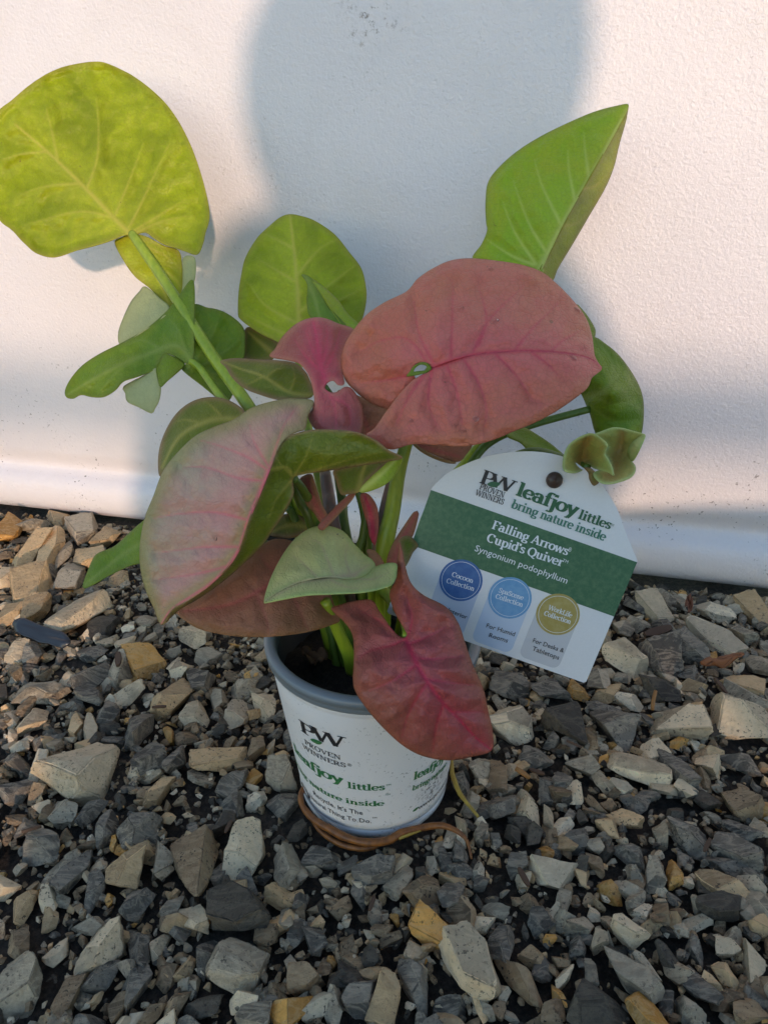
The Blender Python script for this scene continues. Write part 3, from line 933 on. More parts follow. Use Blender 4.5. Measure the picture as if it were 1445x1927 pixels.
LM = {
 'lime_under': leaf_mat('lime_leaf_underside', (0.468, 0.537, 0.015), (0.260, 0.329, 0.009), (0.676, 0.573, 0.110), (0.390, 0.293, 0.066), (0.598, 0.634, 0.044), 0.62, .4, .4, .6, .38, .30, mott=1.0),
 'lime_top': leaf_mat('lime_leaf_top', (0.364, 0.561, 0.020), (0.520, 0.549, 0.020), (0.676, 0.732, 0.176), (0.364, 0.293, 0.055), (0.494, 0.610, 0.066), .9, .4, .35, .6, .34, .30, mott=.8),
 'green': leaf_mat('green_leaf', (0.169, 0.305, 0.015), (0.312, 0.390, 0.015), (0.338, 0.403, 0.088), (0.221, 0.207, 0.044), (0.208, 0.317, 0.044), .6, .3, .35, .45, .34, .28, mott=.8),
 'olive_under': leaf_mat('olive_leaf_underside', (0.137, 0.183, 0.015), (0.240, 0.250, 0.018), (0.468, 0.403, 0.077), (0.390, 0.207, 0.110), (0.208, 0.268, 0.028), .85, .25, .75, .35, .36, .25, mott=.8),
 'pale': leaf_mat('pale_leaf', (0.780, 0.745, 0.300), (0.690, 0.660, 0.235), (0.672, 0.418, 0.284), (0.336, 0.534, 0.126), (0.648, 0.487, 0.294), .6, .4, .5, .22, .46, .22, mott=.8),
 'pale_grey': leaf_mat('pale_grey_leaf', (0.554, 0.564, 0.267), (0.449, 0.483, 0.207), (0.554, 0.552, 0.258), (0.449, 0.437, 0.155), (0.528, 0.529, 0.258), .4, .3, .4, .4, .5, .25),
 'rose': leaf_mat('rose_leaf', (0.625, 0.191, 0.101), (0.696, 0.172, 0.140), (0.625, 0.046, 0.095), (0.540, 0.198, 0.101), (0.710, 0.145, 0.157), .8, .65, .4, .5, .43, .12, mott=.8),
 'red': leaf_mat('deep_red_leaf', (0.400, 0.130, 0.085), (0.440, 0.110, 0.095), (0.580, 0.033, 0.081), (0.377, 0.130, 0.052), (0.500, 0.085, 0.105), .85, .7, .5, .45, .40, .12, mott=.8),
 'magenta': leaf_mat('magenta_leaf', (0.469, 0.119, 0.101), (0.383, 0.094, 0.068), (0.710, 0.069, 0.132), (0.625, 0.275, 0.165), (0.625, 0.075, 0.121), .7, .65, .45, .4, .40, .12, mott=.8),
 'blush': leaf_mat('blush_leaf', (0.600, 0.295, 0.235), (0.500, 0.410, 0.270), (0.760, 0.138, 0.179), (0.300, 0.290, 0.080), (0.760, 0.287, 0.268), .9, .75, .75, .34, .46, .12, mott=.95),
 'brown': leaf_mat('brown_leaf', (0.300, 0.146, 0.064), (0.375, 0.150, 0.088), (0.480, 0.098, 0.094), (0.330, 0.182, 0.066), (0.435, 0.143, 0.105), .6, .55, .4, .5, .48, .12, mott=.8),
 'bud': leaf_mat('curled_leaf', (0.546, 0.586, 0.143), (0.598, 0.378, 0.099), (0.520, 0.366, 0.099), (0.650, 0.732, 0.286), (0.390, 0.146, 0.044), .5, .7, .85, .4, .42, .25, mott=.8),
}
BACK = {'lime_under': 'lime_top', 'lime_top': 'lime_under', 'green': 'green', 'olive_under': 'rose', 'pale': 'olive_under', 'pale_grey': 'green', 'rose': 'olive_under',
        'red': 'olive_under', 'magenta': 'olive_under', 'blush': 'olive_under', 'brown': 'olive_under', 'bud': 'green'}


def seg_dist(P, poly):
    """distance of points P (n,2) to a polyline, and the position along it (0..1)"""
    poly = np.array(poly, float)
    best = np.full(len(P), 1e9)
    tt = np.zeros(len(P))
    L = np.concatenate([[0], np.cumsum(np.linalg.norm(np.diff(poly, axis=0), axis=1))])
    for i in range(len(poly) - 1):
        a, b = poly[i], poly[i + 1]
        ab = b - a
        t = np.clip(((P - a) @ ab) / (ab @ ab + 1e-9), 0, 1)
        d = np.linalg.norm(P - (a + t[:, None] * ab), axis=1)
        m_ = d < best
        best[m_] = d[m_]
        tt[m_] = (L[i] + t[m_] * (L[i + 1] - L[i])) / L[-1]
    return best, tt


def tps(ctrl):
    C = np.array(ctrl, float)
    X = C[:, :2] / 100.0
    n = len(X)
    D = np.linalg.norm(X[:, None] - X[None], axis=2)
    K = np.where(D > 0, D * D * np.log(D + 1e-12), 0) + np.eye(n) * 0.02
    Pm = np.hstack([np.ones((n, 1)), X])
    A = np.zeros((n + 3, n + 3))
    A[:n, :n] = K
    A[:n, n:] = Pm
    A[n:, :n] = Pm.T
    sol = np.linalg.solve(A, np.concatenate([C[:, 2], np.zeros(3)]))

    def f(Q):
        Q = Q / 100.0
        D = np.linalg.norm(Q[:, None] - X[None], axis=2)
        K = np.where(D > 0, D * D * np.log(D + 1e-12), 0)
        return K @ sol[:n] + sol[n] + Q @ sol[n + 1:]
    return f


def patch(outline, ctrl, mid=None, veins=(), mat='green', quilt=0.0011, step=3.3, wave=0.0019, vw=5.0, mw=70.0, seed=0, top=True, rimw=7.0):
    O = crom(outline, 4.0, True)
    lo, hi = O.min(0), O.max(0)
    # interior points on a hexagonal grid
    xs = np.arange(lo[0], hi[0], step)
    ys = np.arange(lo[1], hi[1], step * 0.866)
    G = np.array([(x + (step / 2 if j % 2 else 0), y) for j, y in enumerate(ys) for x in xs])
    x, y = G[:, 0], G[:, 1]
    inside = np.zeros(len(G), bool)
    n = len(O)
    for i in range(n):
        a, b = O[i], O[(i + 1) % n]
        c = ((a[1] > y) != (b[1] > y)) & (x < (b[0] - a[0]) * (y - a[1]) / (b[1] - a[1] + 1e-12) + a[0])
        inside ^= c
    G = G[inside]
    ed, _ = seg_dist(G, np.vstack([O, O[:1]]))
    G = G[ed > step * 0.55]
    A = np.vstack([O, G])
    vin = [Vector((float(p[0]), float(-p[1]))) for p in A]
    edges = [(i, (i + 1) % n) for i in range(n)]
    vo, eo, fo, _, _, _ = geometry.delaunay_2d_cdt(vin, edges, [list(range(n))] , 1, 1e-4)
    Q = np.array([(v.x, -v.y) for v in vo])
    ed, _ = seg_dist(Q, np.vstack([O, O[:1]]))
    dep = tps(ctrl)(Q)
    vein = np.zeros(len(Q))
    midv = np.zeros(len(Q))
    dv = np.full(len(Q), 1e3)
    if mid is not None:
        d, tt = seg_dist(Q, crom(mid, 6.0))
        wv = vw * (1.35 - 0.95 * tt)
        vein = np.maximum(vein, np.exp(-(d / wv) ** 2))
        midv = np.exp(-(d / (mw * (1.15 - 0.7 * tt))) ** 2)
        dv = np.minimum(dv, d)
    for vn in veins:
        d, tt = seg_dist(Q, crom(vn, 6.0))
        wv = vw * 0.62 * (1.2 - 0.8 * tt)
        vein = np.maximum(vein, 0.8 * (1 - 0.55 * tt) * np.exp(-(d / wv) ** 2))
        midv = np.maximum(midv, 0.55 * (1 - tt) * np.exp(-(d / (mw * .35)) ** 2))
        dv = np.minimum(dv, d)
    sgn = 1.0 if top else -1.0
    bul = (1 - np.exp(-(dv / 17.0) ** 2)) * np.clip(ed / 16.0, 0, 1) if mid is not None else np.zeros(len(Q))
    wv = np.array([noise.noise((q[0] * .014 + seed, q[1] * .014, seed * 1.7)) + .45 * noise.noise((q[0] * .04 + seed, q[1] * .04, 3.1)) for q in Q])
    gro = np.exp(-(dv / 4.5) ** 2) * np.clip(ed / 10.0, 0, 1)
    puck = np.array([noise.noise((q[0] * .055 + seed * 3, q[1] * .055, 7.7)) for q in Q]) * np.clip(ed / 14.0, 0, 1) * np.clip(dv / 10.0, 0, 1)
    dep = dep - sgn * 1.55 * quilt * bul + sgn * .25 * quilt * gro - .75 * quilt * puck + wave * wv
    R = FW[None] + RT[None] * ((Q[:, 0] - W0 / 2) / FPX)[:, None] - UP[None] * ((Q[:, 1] - H0 / 2) / FPX)[:, None]
    X = C0[None] + dep[:, None] * R
    qc, dm = Q.mean(0), dep.mean()
    loc = np.stack([(Q[:, 0] - qc[0]) * dm / FPX + seed, (Q[:, 1] - qc[1]) * dm / FPX, np.full(len(Q), seed * .37)], 1)
    edgev = np.exp(-(ed / rimw) ** 2)
    return dict(X=X, F=[tuple(f) for f in fo], vein=vein, mid=midv, edge=edgev, loc=loc, mat=mat)


plant = empty('arrowhead_plant', (POT.x, POT.y, 0))
tag(plant, 'potted arrowhead vine with lime green and pink arrow-shaped leaves', 'plant')
PW = Vector((POT.x, POT.y, 0))


def leaf(patches, label=None):
    V, F, mi, ve, md, ed, lc = [], [], [], [], [], [], []
    slots = []
    off = 0
    for p in patches:
        key = p['mat']
        a = None
        for i in range(len(slots) - 1):
            if slots[i] == key and slots[i + 1] == BACK[key]:
                a = i
        if a is None:
            a = len(slots)
            slots += [key, BACK[key]]
        V.append(p['X'] - np.array(PW))
        F += [tuple(i + off for i in f) for f in p['F']]
        mi += [a] * len(p['F'])
        ve.append(p['vein']); md.append(p['mid']); ed.append(p['edge']); lc.append(p['loc'])
        off += len(p['X'])
    V = np.concatenate(V)
    o = mesh_obj('leaf', V, F, mats=[LM[k] for k in slots], midx=mi, parent=plant)
    me = o.data
    for nm, dat in (('vein', ve), ('midrib', md), ('edge', ed)):
        at_ = me.attributes.new(nm, 'FLOAT', 'POINT')
        at_.data.foreach_set('value', np.concatenate(dat).astype(np.float32))
    at_ = me.attributes.new('leafpos', 'FLOAT_VECTOR', 'POINT')
    at_.data.foreach_set('vector', np.concatenate(lc).astype(np.float32).ravel())
    # faces look towards the viewer, the other skin lies behind
    nrm = np.array(me.polygons[0].normal)
    c = np.array(me.polygons[0].center) + np.array(PW)
    if nrm @ (C0 - c) < 0:
        me.flip_normals()
    s = o.modifiers.new('thickness', 'SOLIDIFY')
    s.thickness = 0.0004
    s.offset = -1
    s.material_offset = 1
    s.use_rim = True
    if label:
        o['label'] = label
    return o


# --- the tall lime leaf at the left, seen from below, lit by the sun
leaf([
 patch([(251,443),(233,443),(211,452),(180,462),(145,471),(102,484),(69,476),(47,458),(22,432),(0,414),(-24,372),(-36,322),(-34,272),(-18,232),(0,206),(22,189),(55,161),(91,138),(127,124),
        (174,116),(203,120),(254,145),(302,184),(334,225),(360,276),(378,327),(391,378),(394,411),(386,440),(383,455),(372,478),(350,473),(330,466),(309,460),(290,448),(276,438),(262,440)],
       [(251,443,.462),(140,340,.476),(29,234,.482),(0,206,.484),(180,116,.490),(330,225,.478),(392,400,.470),(372,476,.455),(300,455,.468),(100,484,.470),(0,410,.478),(60,300,.484),(250,250,.486)],
       [(251,443),(225,420),(165,358),(95,290),(29,234)],
       [[(240,432),(258,400),(300,310),(322,262)],[(215,410),(240,350),(270,270)],[(165,352),(183,300),(186,240),(182,185)],[(110,305),(100,255),(88,205)],[(215,410),(150,398),(60,420)],[(150,345),(90,350),(40,365)],[(85,285),(40,290),(5,300)],[(251,436),(300,405),(350,375)],[(255,440),(300,418),(360,405)]],
       'lime_under', .0024, seed=1, top=False, vw=3.9),
 patch([(216,456),(233,491),(254,520),(280,541),(302,563),(318,579),(334,561),(343,549),(344,509),(337,472),(309,462),(276,445),(251,440),(230,446)],
       [(216,456,.472),(251,440,.466),(318,579,.462),(343,509,.476),(280,541,.474),(285,500,.468)],
       [(252,442),(290,500),(318,575)], [[(262,458),(310,480),(335,500)],[(290,500),(325,520),(340,540)]], 'lime_under', .0010, seed=2, top=False),
], 'large lime green leaf seen from below, lit by the sun')
# --- second leaf at the left: twisted, dull green below, pale above
leaf([
 patch([(334,560),(363,527),(366,600),(364,676),(349,684),(327,670),(312,666),(303,676),(294,694),(262,708),(233,718),(218,734),(196,747),(174,747),(153,743),(138,750),(125,747),(123,734),(134,712),(156,687),(189,665),(233,643),(276,618),(312,587)],
       [(363,527,.438),(364,676,.430),(294,694,.432),(200,747,.430),(123,740,.430),(150,690,.438),(233,643,.442),(312,587,.440),(330,630,.430),(220,690,.430)],
       [(362,680),(330,650),(270,670),(200,700),(128,742)], [[(352,665),(335,620),(320,600)],[(300,655),(270,640),(240,648)],[(260,675),(220,700),(190,735)]], 'green', .0014, seed=3, top=False),
 patch([(225,647),(223,625),(233,596),(247,567),(262,549),(274,539),(300,560),(318,576),(316,590),(276,620),(240,642)],
       [(225,640,.452),(274,539,.458),(316,585,.441),(276,618,.442),(240,642,.443),(250,590,.456)], None, [], 'pale_grey', seed=4),
 patch([(345,485),(360,481),(368,491),(365,531),(342,558),(334,562),(343,545),(344,509)], [(345,485,.452),(368,491,.444),(365,531,.438),(338,560,.440),(350,520,.446)], None, [], 'pale_grey', seed=5),
 patch([(233,727),(269,707),(296,692),(298,712),(303,727),(300,752),(291,770),(285,778),(262,767),(240,756),(236,740)], [(233,727,.434),(296,692,.431),(285,778,.424),(240,756,.430),(300,752,.420)], [(294,696),(285,735),(284,775)], [], 'pale_grey', .0004, seed=6),
 patch([(294,694),(303,676),(312,666),(330,672),(348,684),(342,694),(316,716),(302,728),(297,712)], [(294,694,.431),(312,666,.428),(348,684,.429),(302,728,.419),(325,700,.421)], None, [], 'green', seed=7),
 patch([(361,578),(392,579),(418,585),(443,600),(459,618),(462,640),(459,680),(446,725),(425,760),(400,742),(382,727),(342,694),(355,682),(364,664)],
       [(363,578,.440),(418,585,.452),(460,630,.455),(459,680,.447),(425,760,.436),(345,694,.430),(364,664,.430),(405,650,.440)],
       [(364,682),(395,705),(425,755)], [[(368,680),(400,630),(412,600)],[(378,690),(425,660),(450,640)],[(395,704),(435,700),(455,690)]], 'green', .0014, seed=8, top=False),
], 'twisted green leaf showing pale upper side')
# --- upright lime leaf in the middle and the narrow new leaf before it
leaf([patch([(545,403),(566,406),(594,416),(630,441),(657,474),(680,505),(689,541),(689,568),(682,599),(674,620),(650,660),(600,680),(560,672),(525,645),(497,631),(475,618),(453,601),(448,590),(449,552),(454,518),(462,485),(483,449),(505,427),(527,409)],
       [(545,403,.462),(630,441,.462),(689,555,.455),(674,615,.448),(560,672,.432),(475,618,.452),(448,590,.458),(462,485,.466),(555,520,.448)],
       [(562,668),(563,601),(558,518),(551,449),(546,406)],
       [[(563,610),(500,575),(470,535)],[(563,640),(500,612),(462,592)],[(558,530),(520,508),(490,490)],[(553,468),(520,450),(500,440)],[(563,590),(615,540),(668,500)],[(558,520),(600,470),(635,450)],[(563,620),(630,570),(680,545)]], 'lime_under', .0018, seed=9, top=False)],
     'upright lime green leaf with a small bleached spot')
leaf([
 patch([(567,517),(583,521),(600,545),(622,580),(652,612),(640,615),(610,606),(590,600),(581,593),(577,568),(578,535)], [(567,517,.428),(652,612,.412),(590,600,.418),(577,560,.425),(610,570,.416)],
       [(572,520),(590,555),(602,600)], [], 'green', .0006, seed=10),
 patch([(567,517),(583,521),(608,538),(635,563),(655,590),(676,611),(668,622),(648,616),(624,584),(602,549),(585,526)], [(567,517,.428),(635,563,.424),(676,611,.420),(648,616,.412),(602,549,.417)], None, [], 'lime_top', seed=11)],
    'narrow pointed green leaf folded along its midrib')
leaf([patch([(460,622),(475,616),(500,628),(524,645),(520,668),(500,682),(470,680),(456,668)], [(460,622,.466),(500,628,.470),(515,670,.455),(456,668,.462)], [(520,670),(490,645),(468,625)], [], 'olive_under', .0008, seed=12, top=False)])
# --- upper right lime leaf
leaf([
 patch([(1182,197),(1159,199),(1118,210),(1068,231),(1014,258),(972,285),(939,314),(918,343),(913,380),(914,417),(916,434),(906,459),(889,488),(931,500),(972,506),(1001,508),(1016,509),(1036,470),(1055,430),(1076,392),(1097,355),(1114,325),(1130,297),(1150,262),(1172,222)],
       [(1182,197,.420),(1016,507,.420),(1097,355,.416),(1130,297,.416),(913,380,.448),(972,285,.448),(1068,231,.438),(889,488,.450),(960,505,.430),(1000,380,.424)],
       [(1016,507),(1055,430),(1097,355),(1130,297),(1180,203)],
       [[(1008,497),(970,440),(945,380)],[(1030,478),(995,420),(965,340)],[(1056,425),(1020,350),(1005,300)],[(1082,380),(1070,320),(1068,280)],[(1108,335),(1100,280),(1098,250)],[(1004,498),(960,480),(915,450)]], 'lime_top', .0016, seed=13),
 patch([(1182,197),(1178,226),(1165,272),(1155,314),(1138,355),(1109,405),(1080,455),(1051,503),(1039,528),(1022,514),(1016,506),(1036,470),(1055,430),(1076,392),(1097,355),(1114,325),(1130,297),(1150,262),(1172,222)],
       [(1182,197,.420),(1016,507,.420),(1097,355,.416),(1130,297,.416),(1165,272,.438),(1138,355,.446),(1080,455,.444),(1039,528,.438)], None,
       [[(1097,355),(1120,350),(1140,330)],[(1060,425),(1085,420),(1105,400)]], 'lime_under', .0004, seed=14, top=False),
], 'upright lime green leaf with two brown spots')
# --- the big rose leaf
RMID = [(812,693),(848,679),(893,667),(939,662),(993,660),(1039,662),(1080,667),(1109,675),(1132,692)]
RC = [(1134,694,.318),(1100,596,.336),(1018,511,.348),(885,486,.350),(765,548,.344),(690,592,.346),(642,679,.346),(812,692,.312),(790,683,.316),(893,667,.306),(950,662,.304),(1080,667,.306),(900,580,.322),(735,660,.332)]
leaf([
 patch(RMID + [(1124,680),(1118,665),(1113,629),(1101,596),(1076,563),(1043,530),(1018,511),(981,498),(931,490),(885,486),(848,490),(814,505),(785,525),(765,548),(723,569),(690,592),(665,621),(648,650),(642,679),(648,712),(665,733),(690,754),(715,766),
        (742,770),(764,752),(782,726),(779,708),(772,704),(777,690),(790,682),(804,684)],
       RC + [(690,754,.340),(740,735,.332),(742,770,.336),(782,726,.326),(772,704,.320)], RMID,
       [[(818,688),(802,658),(786,618),(779,567)],[(848,677),(850,620),(852,535)],[(890,664),(922,600),(985,538)],[(968,660),(1000,620),(1050,570)],[(1035,662),(1060,640),(1095,620)],[(812,696),(770,640),(720,640),(680,660)],[(900,650),(915,600),(900,540)],[(775,705),(730,715),(680,720)]],
       'rose', .0019, seed=15, vw=4.6, mw=62),
 patch(RMID[::-1] + [(806,700),(790,707),(770,721),(746,748),(724,778),(704,806),(689,818),(702,830),(736,846),(777,836),(827,838),(873,840),(922,830),(964,813),(1005,796),(1043,776),(1080,751),(1105,730),(1113,712),(1122,704)],
       [(812,692,.312),(893,667,.306),(950,662,.304),(1080,667,.306),(1134,694,.318),(770,721,.312),(704,806,.306),(740,846,.300),(873,840,.286),(1005,796,.290),(1105,730,.306),(880,760,.296)], RMID,
       [[(812,697),(806,758),(822,800)],[(872,676),(900,720),(915,770),(910,805)],[(930,664),(970,705),(1000,750)],[(998,661),(1035,690),(1055,712)],[(800,702),(770,745),(745,800)],[(840,684),(860,740),(870,800)]],
       'rose', .0019, seed=15, vw=4.6, mw=62),
 patch([(765,708),(772,698),(777,690),(790,682),(804,683),(812,692),(807,697),(801,688),(790,686),(781,692),(778,699),(788,698),(806,697),(790,704)], [(765,708,.3150),(790,682,.3135),(812,692,.3110),(790,704,.3120)], None, [], 'green', wave=0, seed=44),
], 'largest rose pink leaf, spreading to the right with a dark pink midrib')
# --- small magenta leaf in the centre
leaf([patch([(597,597),(616,600),(635,608),(666,620),(656,643),(645,671),(645,701),(648,722),(636,724),(627,716),(616,720),(611,730),(622,738),(635,737),(649,728),(663,732),(677,754),(683,776),(677,818),(640,812),(600,812),(580,787),(588,768),(591,748),(583,712),(566,687),(544,679),(508,671),(519,654),(530,635),(552,613),(574,601)],
       [(597,597,.362),(666,620,.364),(508,671,.366),(544,679,.352),(610,725,.338),(645,701,.346),(583,712,.340),(591,748,.336),(677,754,.330),(677,818,.320),(600,812,.322),(635,770,.322),(590,650,.350)],
       [(612,722),(604,690),(596,640),(590,606)], [[(606,705),(630,660),(640,620)],[(604,700),(575,670),(555,640)],[(603,690),(585,650),(575,620)],[(604,690),(615,650),(614,612)],[(612,728),(630,765),(632,810)],[(622,748),(655,765),(660,800)]], 'magenta', .0019, seed=16, mw=46)],
     'small magenta leaf with its base hanging down')
# --- olive leaf underside left of it
leaf([patch([(415,679),(442,674),(483,676),(525,678),(555,683),(572,696),(582,712),(590,742),(566,752),(525,752),(483,740),(455,727),(436,708),(425,690)],
       [(415,679,.372),(483,676,.380),(555,683,.376),(590,742,.360),(525,752,.362),(455,727,.364),(500,712,.366)], [(588,744),(545,738),(495,708),(455,695),(418,680)], [[(545,738),(555,710),(550,690)],[(500,712),(520,695),(545,692)],[(495,708),(470,722),(455,724)]], 'olive_under', .0010, seed=17, top=False, vw=3.4)])
# --- the big blush leaf at the left, folded so that its underside shows
FOLD = [(305,1176),(326,1147),(348,1134),(394,1102),(431,1065),(453,1029),(469,979),(490,928),(508,883),(522,846),(538,824)]
FD = [.312,.308,.305,.300,.296,.293,.290,.290,.292,.296,.300]
leaf([
 patch([(590,755),(560,750),(527,752),(476,766),(440,789),(403,803),(367,821),(335,851),(307,887),(289,933),(273,974),(264,1020),(264,1065),(273,1107),(289,1143)] + FOLD + [(560,812),(575,806),(580,782)],
       [(u, v, d) for (u, v), d in zip(FOLD, FD)] + [(590,755,.334),(575,806,.310),(527,752,.340),(440,789,.340),(367,821,.338),(307,887,.336),(264,1020,.334),(264,1065,.332),(289,1143,.322),(380,980,.312),(420,880,.316),(500,800,.320)],
       [(305,1174),(326,1145),(394,1100),(431,1063),(453,1027),(469,977),(490,926),(506,886)][::-1],
       [[(506,886),(465,860),(410,838),(375,828)],[(500,905),(450,900),(390,880),(345,880)],[(469,979),(400,964),(330,968),(290,975)],[(453,1029),(380,1030),(300,1040)],[(506,886),(520,840),(535,800),(560,765)],[(430,1065),(370,1080),(300,1090)],[(508,882),(480,835),(470,800)]], 'blush', .0022, seed=18, mw=95, vw=4.4, rimw=24),
 patch(FOLD + [(577,810),(622,808),(668,813),(705,828),(732,848),(757,862),(728,869),(668,878),(613,887),(570,893),(552,901),(553,928),(541,956),(518,992),(496,1024),(459,1061),(422,1093),(377,1125),(340,1147),(312,1172)],
       [(u, v, d) for (u, v), d in zip(FOLD, FD)] + [(622,808,.292),(705,828,.286),(757,862,.284),(668,878,.296),(552,901,.308),(552,928,.306),(518,992,.306),(459,1061,.307),(377,1125,.312),(500,960,.297),(600,850,.289)],
       [(508,884),(540,880),(552,900)], [[(552,898),(575,860),(590,818)],[(552,898),(640,870),(720,850)],[(548,905),(520,940),(505,980)],[(552,898),(520,860),(535,835)]], 'olive_under', .0009, seed=19, top=False, vw=3.6, rimw=4.5),
], 'large blush pink leaf curling over to its dark green underside')
# --- brown-rose leaf below it
leaf([patch([(330,1150),(367,1180),(412,1193),(463,1199),(517,1198),(577,1190),(622,1177),(640,1166),(628,1135),(610,1085),(570,1030),(530,1014),(495,1024),(440,1075),(390,1112),(350,1138)],
       [(330,1150,.338),(412,1193,.330),(517,1198,.330),(622,1177,.342),(640,1166,.346),(570,1030,.360),(495,1024,.350),(400,1105,.338),(500,1110,.332)],
       [(575,1045),(530,1085),(440,1135),(345,1150)], [[(530,1085),(560,1140),(580,1185)],[(480,1112),(500,1160),(505,1190)],[(560,1060),(600,1110),(625,1160)],[(530,1085),(500,1060),(490,1040)]], 'brown', .0013, seed=20, mw=55)],
     'brownish rose leaf with rounded edge under the blush leaf')
# --- pale green leaf in front
leaf([
 patch([(497,1134),(504,1102),(522,1061),(549,1020),(581,995),(613,989),(645,999),(668,1024),(686,1043),(700,1053),(706,1066),(690,1082),(660,1090),(620,1086),(575,1092),(535,1108),(512,1122)],
       [(497,1134,.296),(549,1020,.330),(613,989,.336),(668,1024,.330),(706,1066,.318),(660,1090,.304),(575,1092,.300),(600,1040,.318)],
       [(668,1082),(620,1087),(560,1097),(500,1130)], [[(660,1084),(650,1050),(655,1020)],[(630,1087),(615,1050),(600,1020),(570,1015)],[(600,1090),(570,1060),(550,1045)],[(668,1080),(690,1065),(700,1060)]], 'pale', .0013, seed=21, mw=20, vw=3.6),
 patch([(497,1134),(512,1122),(535,1108),(575,1092),(620,1086),(660,1090),(690,1082),(706,1066),(732,1059),(746,1061),(746,1075),(744,1088),(732,1102),(691,1113),(636,1117),(577,1120),(531,1128)],
       [(497,1134,.296),(535,1108,.298),(575,1092,.300),(660,1090,.304),(706,1066,.318),(746,1061,.306),(744,1088,.296),(691,1113,.286),(577,1120,.287)],
       [(668,1084),(620,1088),(560,1099),(500,1132)], [[(670,1088),(700,1090),(730,1078)],[(620,1090),(650,1104),(680,1108)]], 'pale', .0005, seed=22, mw=14, vw=3.2),
], 'pale green leaf cupped over the pot')
# --- the deep red leaf hanging over the rim
leaf([
 patch([(623,1146),(640,1138),(666,1131),(699,1129),(713,1149),(732,1177),(746,1193),(758,1200),(765,1196),(763,1188),(752,1170),(740,1146),(733,1116),(745,1089),(748,1053),(751,1020),(758,1040),(762,1062),(773,1096),(796,1119),(839,1142),(862,1172),(875,1209),(889,1249),(909,1295),(918,1335),(927,1378),(925,1412),(889,1424),(845,1431),(799,1424),(762,1406),(726,1375),(693,1338),(669,1302),(664,1278),(666,1235),(663,1195),(646,1169)],
       [(623,1146,.334),(699,1129,.330),(713,1149,.322),(762,1200,.304),(740,1146,.312),(745,1089,.312),(751,1020,.312),(773,1096,.308),(839,1142,.306),(875,1209,.302),(918,1335,.302),(925,1412,.306),(845,1431,.304),(726,1375,.299),(664,1278,.304),(663,1195,.318),(779,1239,.294),(829,1318,.288),(720,1280,.292),(850,1260,.293)],
       [(764,1203),(779,1239),(799,1275),(829,1318),(862,1352),(895,1388),(923,1410)],
       [[(760,1204),(735,1215),(695,1225),(675,1240)],[(768,1212),(800,1200),(838,1180)],[(785,1250),(740,1280),(695,1300)],[(779,1238),(820,1240),(868,1235)],[(805,1283),(770,1340),(755,1390)],[(800,1278),(850,1285),(895,1290)],[(835,1322),(820,1370),(815,1415)],[(850,1340),(885,1340),(912,1340)],[(758,1198),(720,1172),(680,1150)],[(766,1200),(775,1165),(765,1120)]], 'red', .0022, seed=23, mw=70, vw=4.6),
 patch([(751,1020),(758,1010),(770,1008),(780,1016),(787,1027),(777,1040),(770,1055),(762,1066),(757,1042)], [(751,1020,.312),(770,1008,.318),(787,1027,.324),(762,1066,.309)], None, [], 'olive_under', seed=24),
], 'deep red leaf hanging over the pot rim')
leaf([patch([(727,1056),(739,1023),(762,986),(779,963),(788,966),(780,999),(772,1015),(755,1040),(748,1070),(730,1080)], [(727,1056,.338),(779,963,.344),(788,966,.346),(748,1070,.330)], [(735,1070),(760,1010),(784,966)], [], 'brown', .0005, seed=25)])
# --- leaves behind
leaf([patch([(300,895),(299,851),(312,810),(335,775),(367,753),(403,747),(435,755),(460,775),(450,800),(410,830),(350,860),(316,885)],
       [(300,892,.386),(312,810,.398),(367,753,.402),(460,775,.388),(410,830,.372),(330,870,.376)], [(455,790),(400,790),(340,820),(305,880)], [[(420,788),(400,765),(385,755)],[(380,797),(350,790),(330,795)]], 'olive_under', .0012, seed=26, top=False),
      ], 'olive leaf behind the blush leaf')
leaf([patch([(290,970),(266,983),(242,1004),(215,1028),(183,1042),(170,1063),(156,1104),(173,1102),(208,1082),(242,1066),(270,1058),(300,1040)],
       [(290,970,.392),(215,1028,.400),(156,1104,.392),(208,1082,.390),(300,1040,.385)], [(290,1010),(230,1045),(158,1102)], [], 'green', .0008, seed=27)], 'narrow green leaf reaching down to the gravel')
leaf([
 patch([(1070,580),(1084,572),(1097,584),(1109,600),(1120,621),(1117,640),(1108,650),(1080,640)], [(1070,580,.392),(1109,600,.398),(1117,640,.386),(1080,640,.380)], None, [], 'green', seed=28),
 patch([(1100,640),(1118,634),(1138,646),(1163,667),(1188,700),(1205,733),(1211,766),(1208,810),(1198,830),(1160,836),(1124,822),(1109,779),(1097,750),(1075,700)],
       [(1100,640,.376),(1138,646,.384),(1188,700,.388),(1211,766,.390),(1208,810,.388),(1124,822,.392),(1097,750,.392),(1150,740,.368)],
       [(1097,750),(1140,730),(1155,690),(1130,650)], [[(1140,732),(1165,700),(1160,680)],[(1120,745),(1150,760),(1195,750)],[(1112,765),(1150,790),(1200,790)]], 'green', .0016, seed=29),
], 'rounded green leaf curling behind the rose leaf')
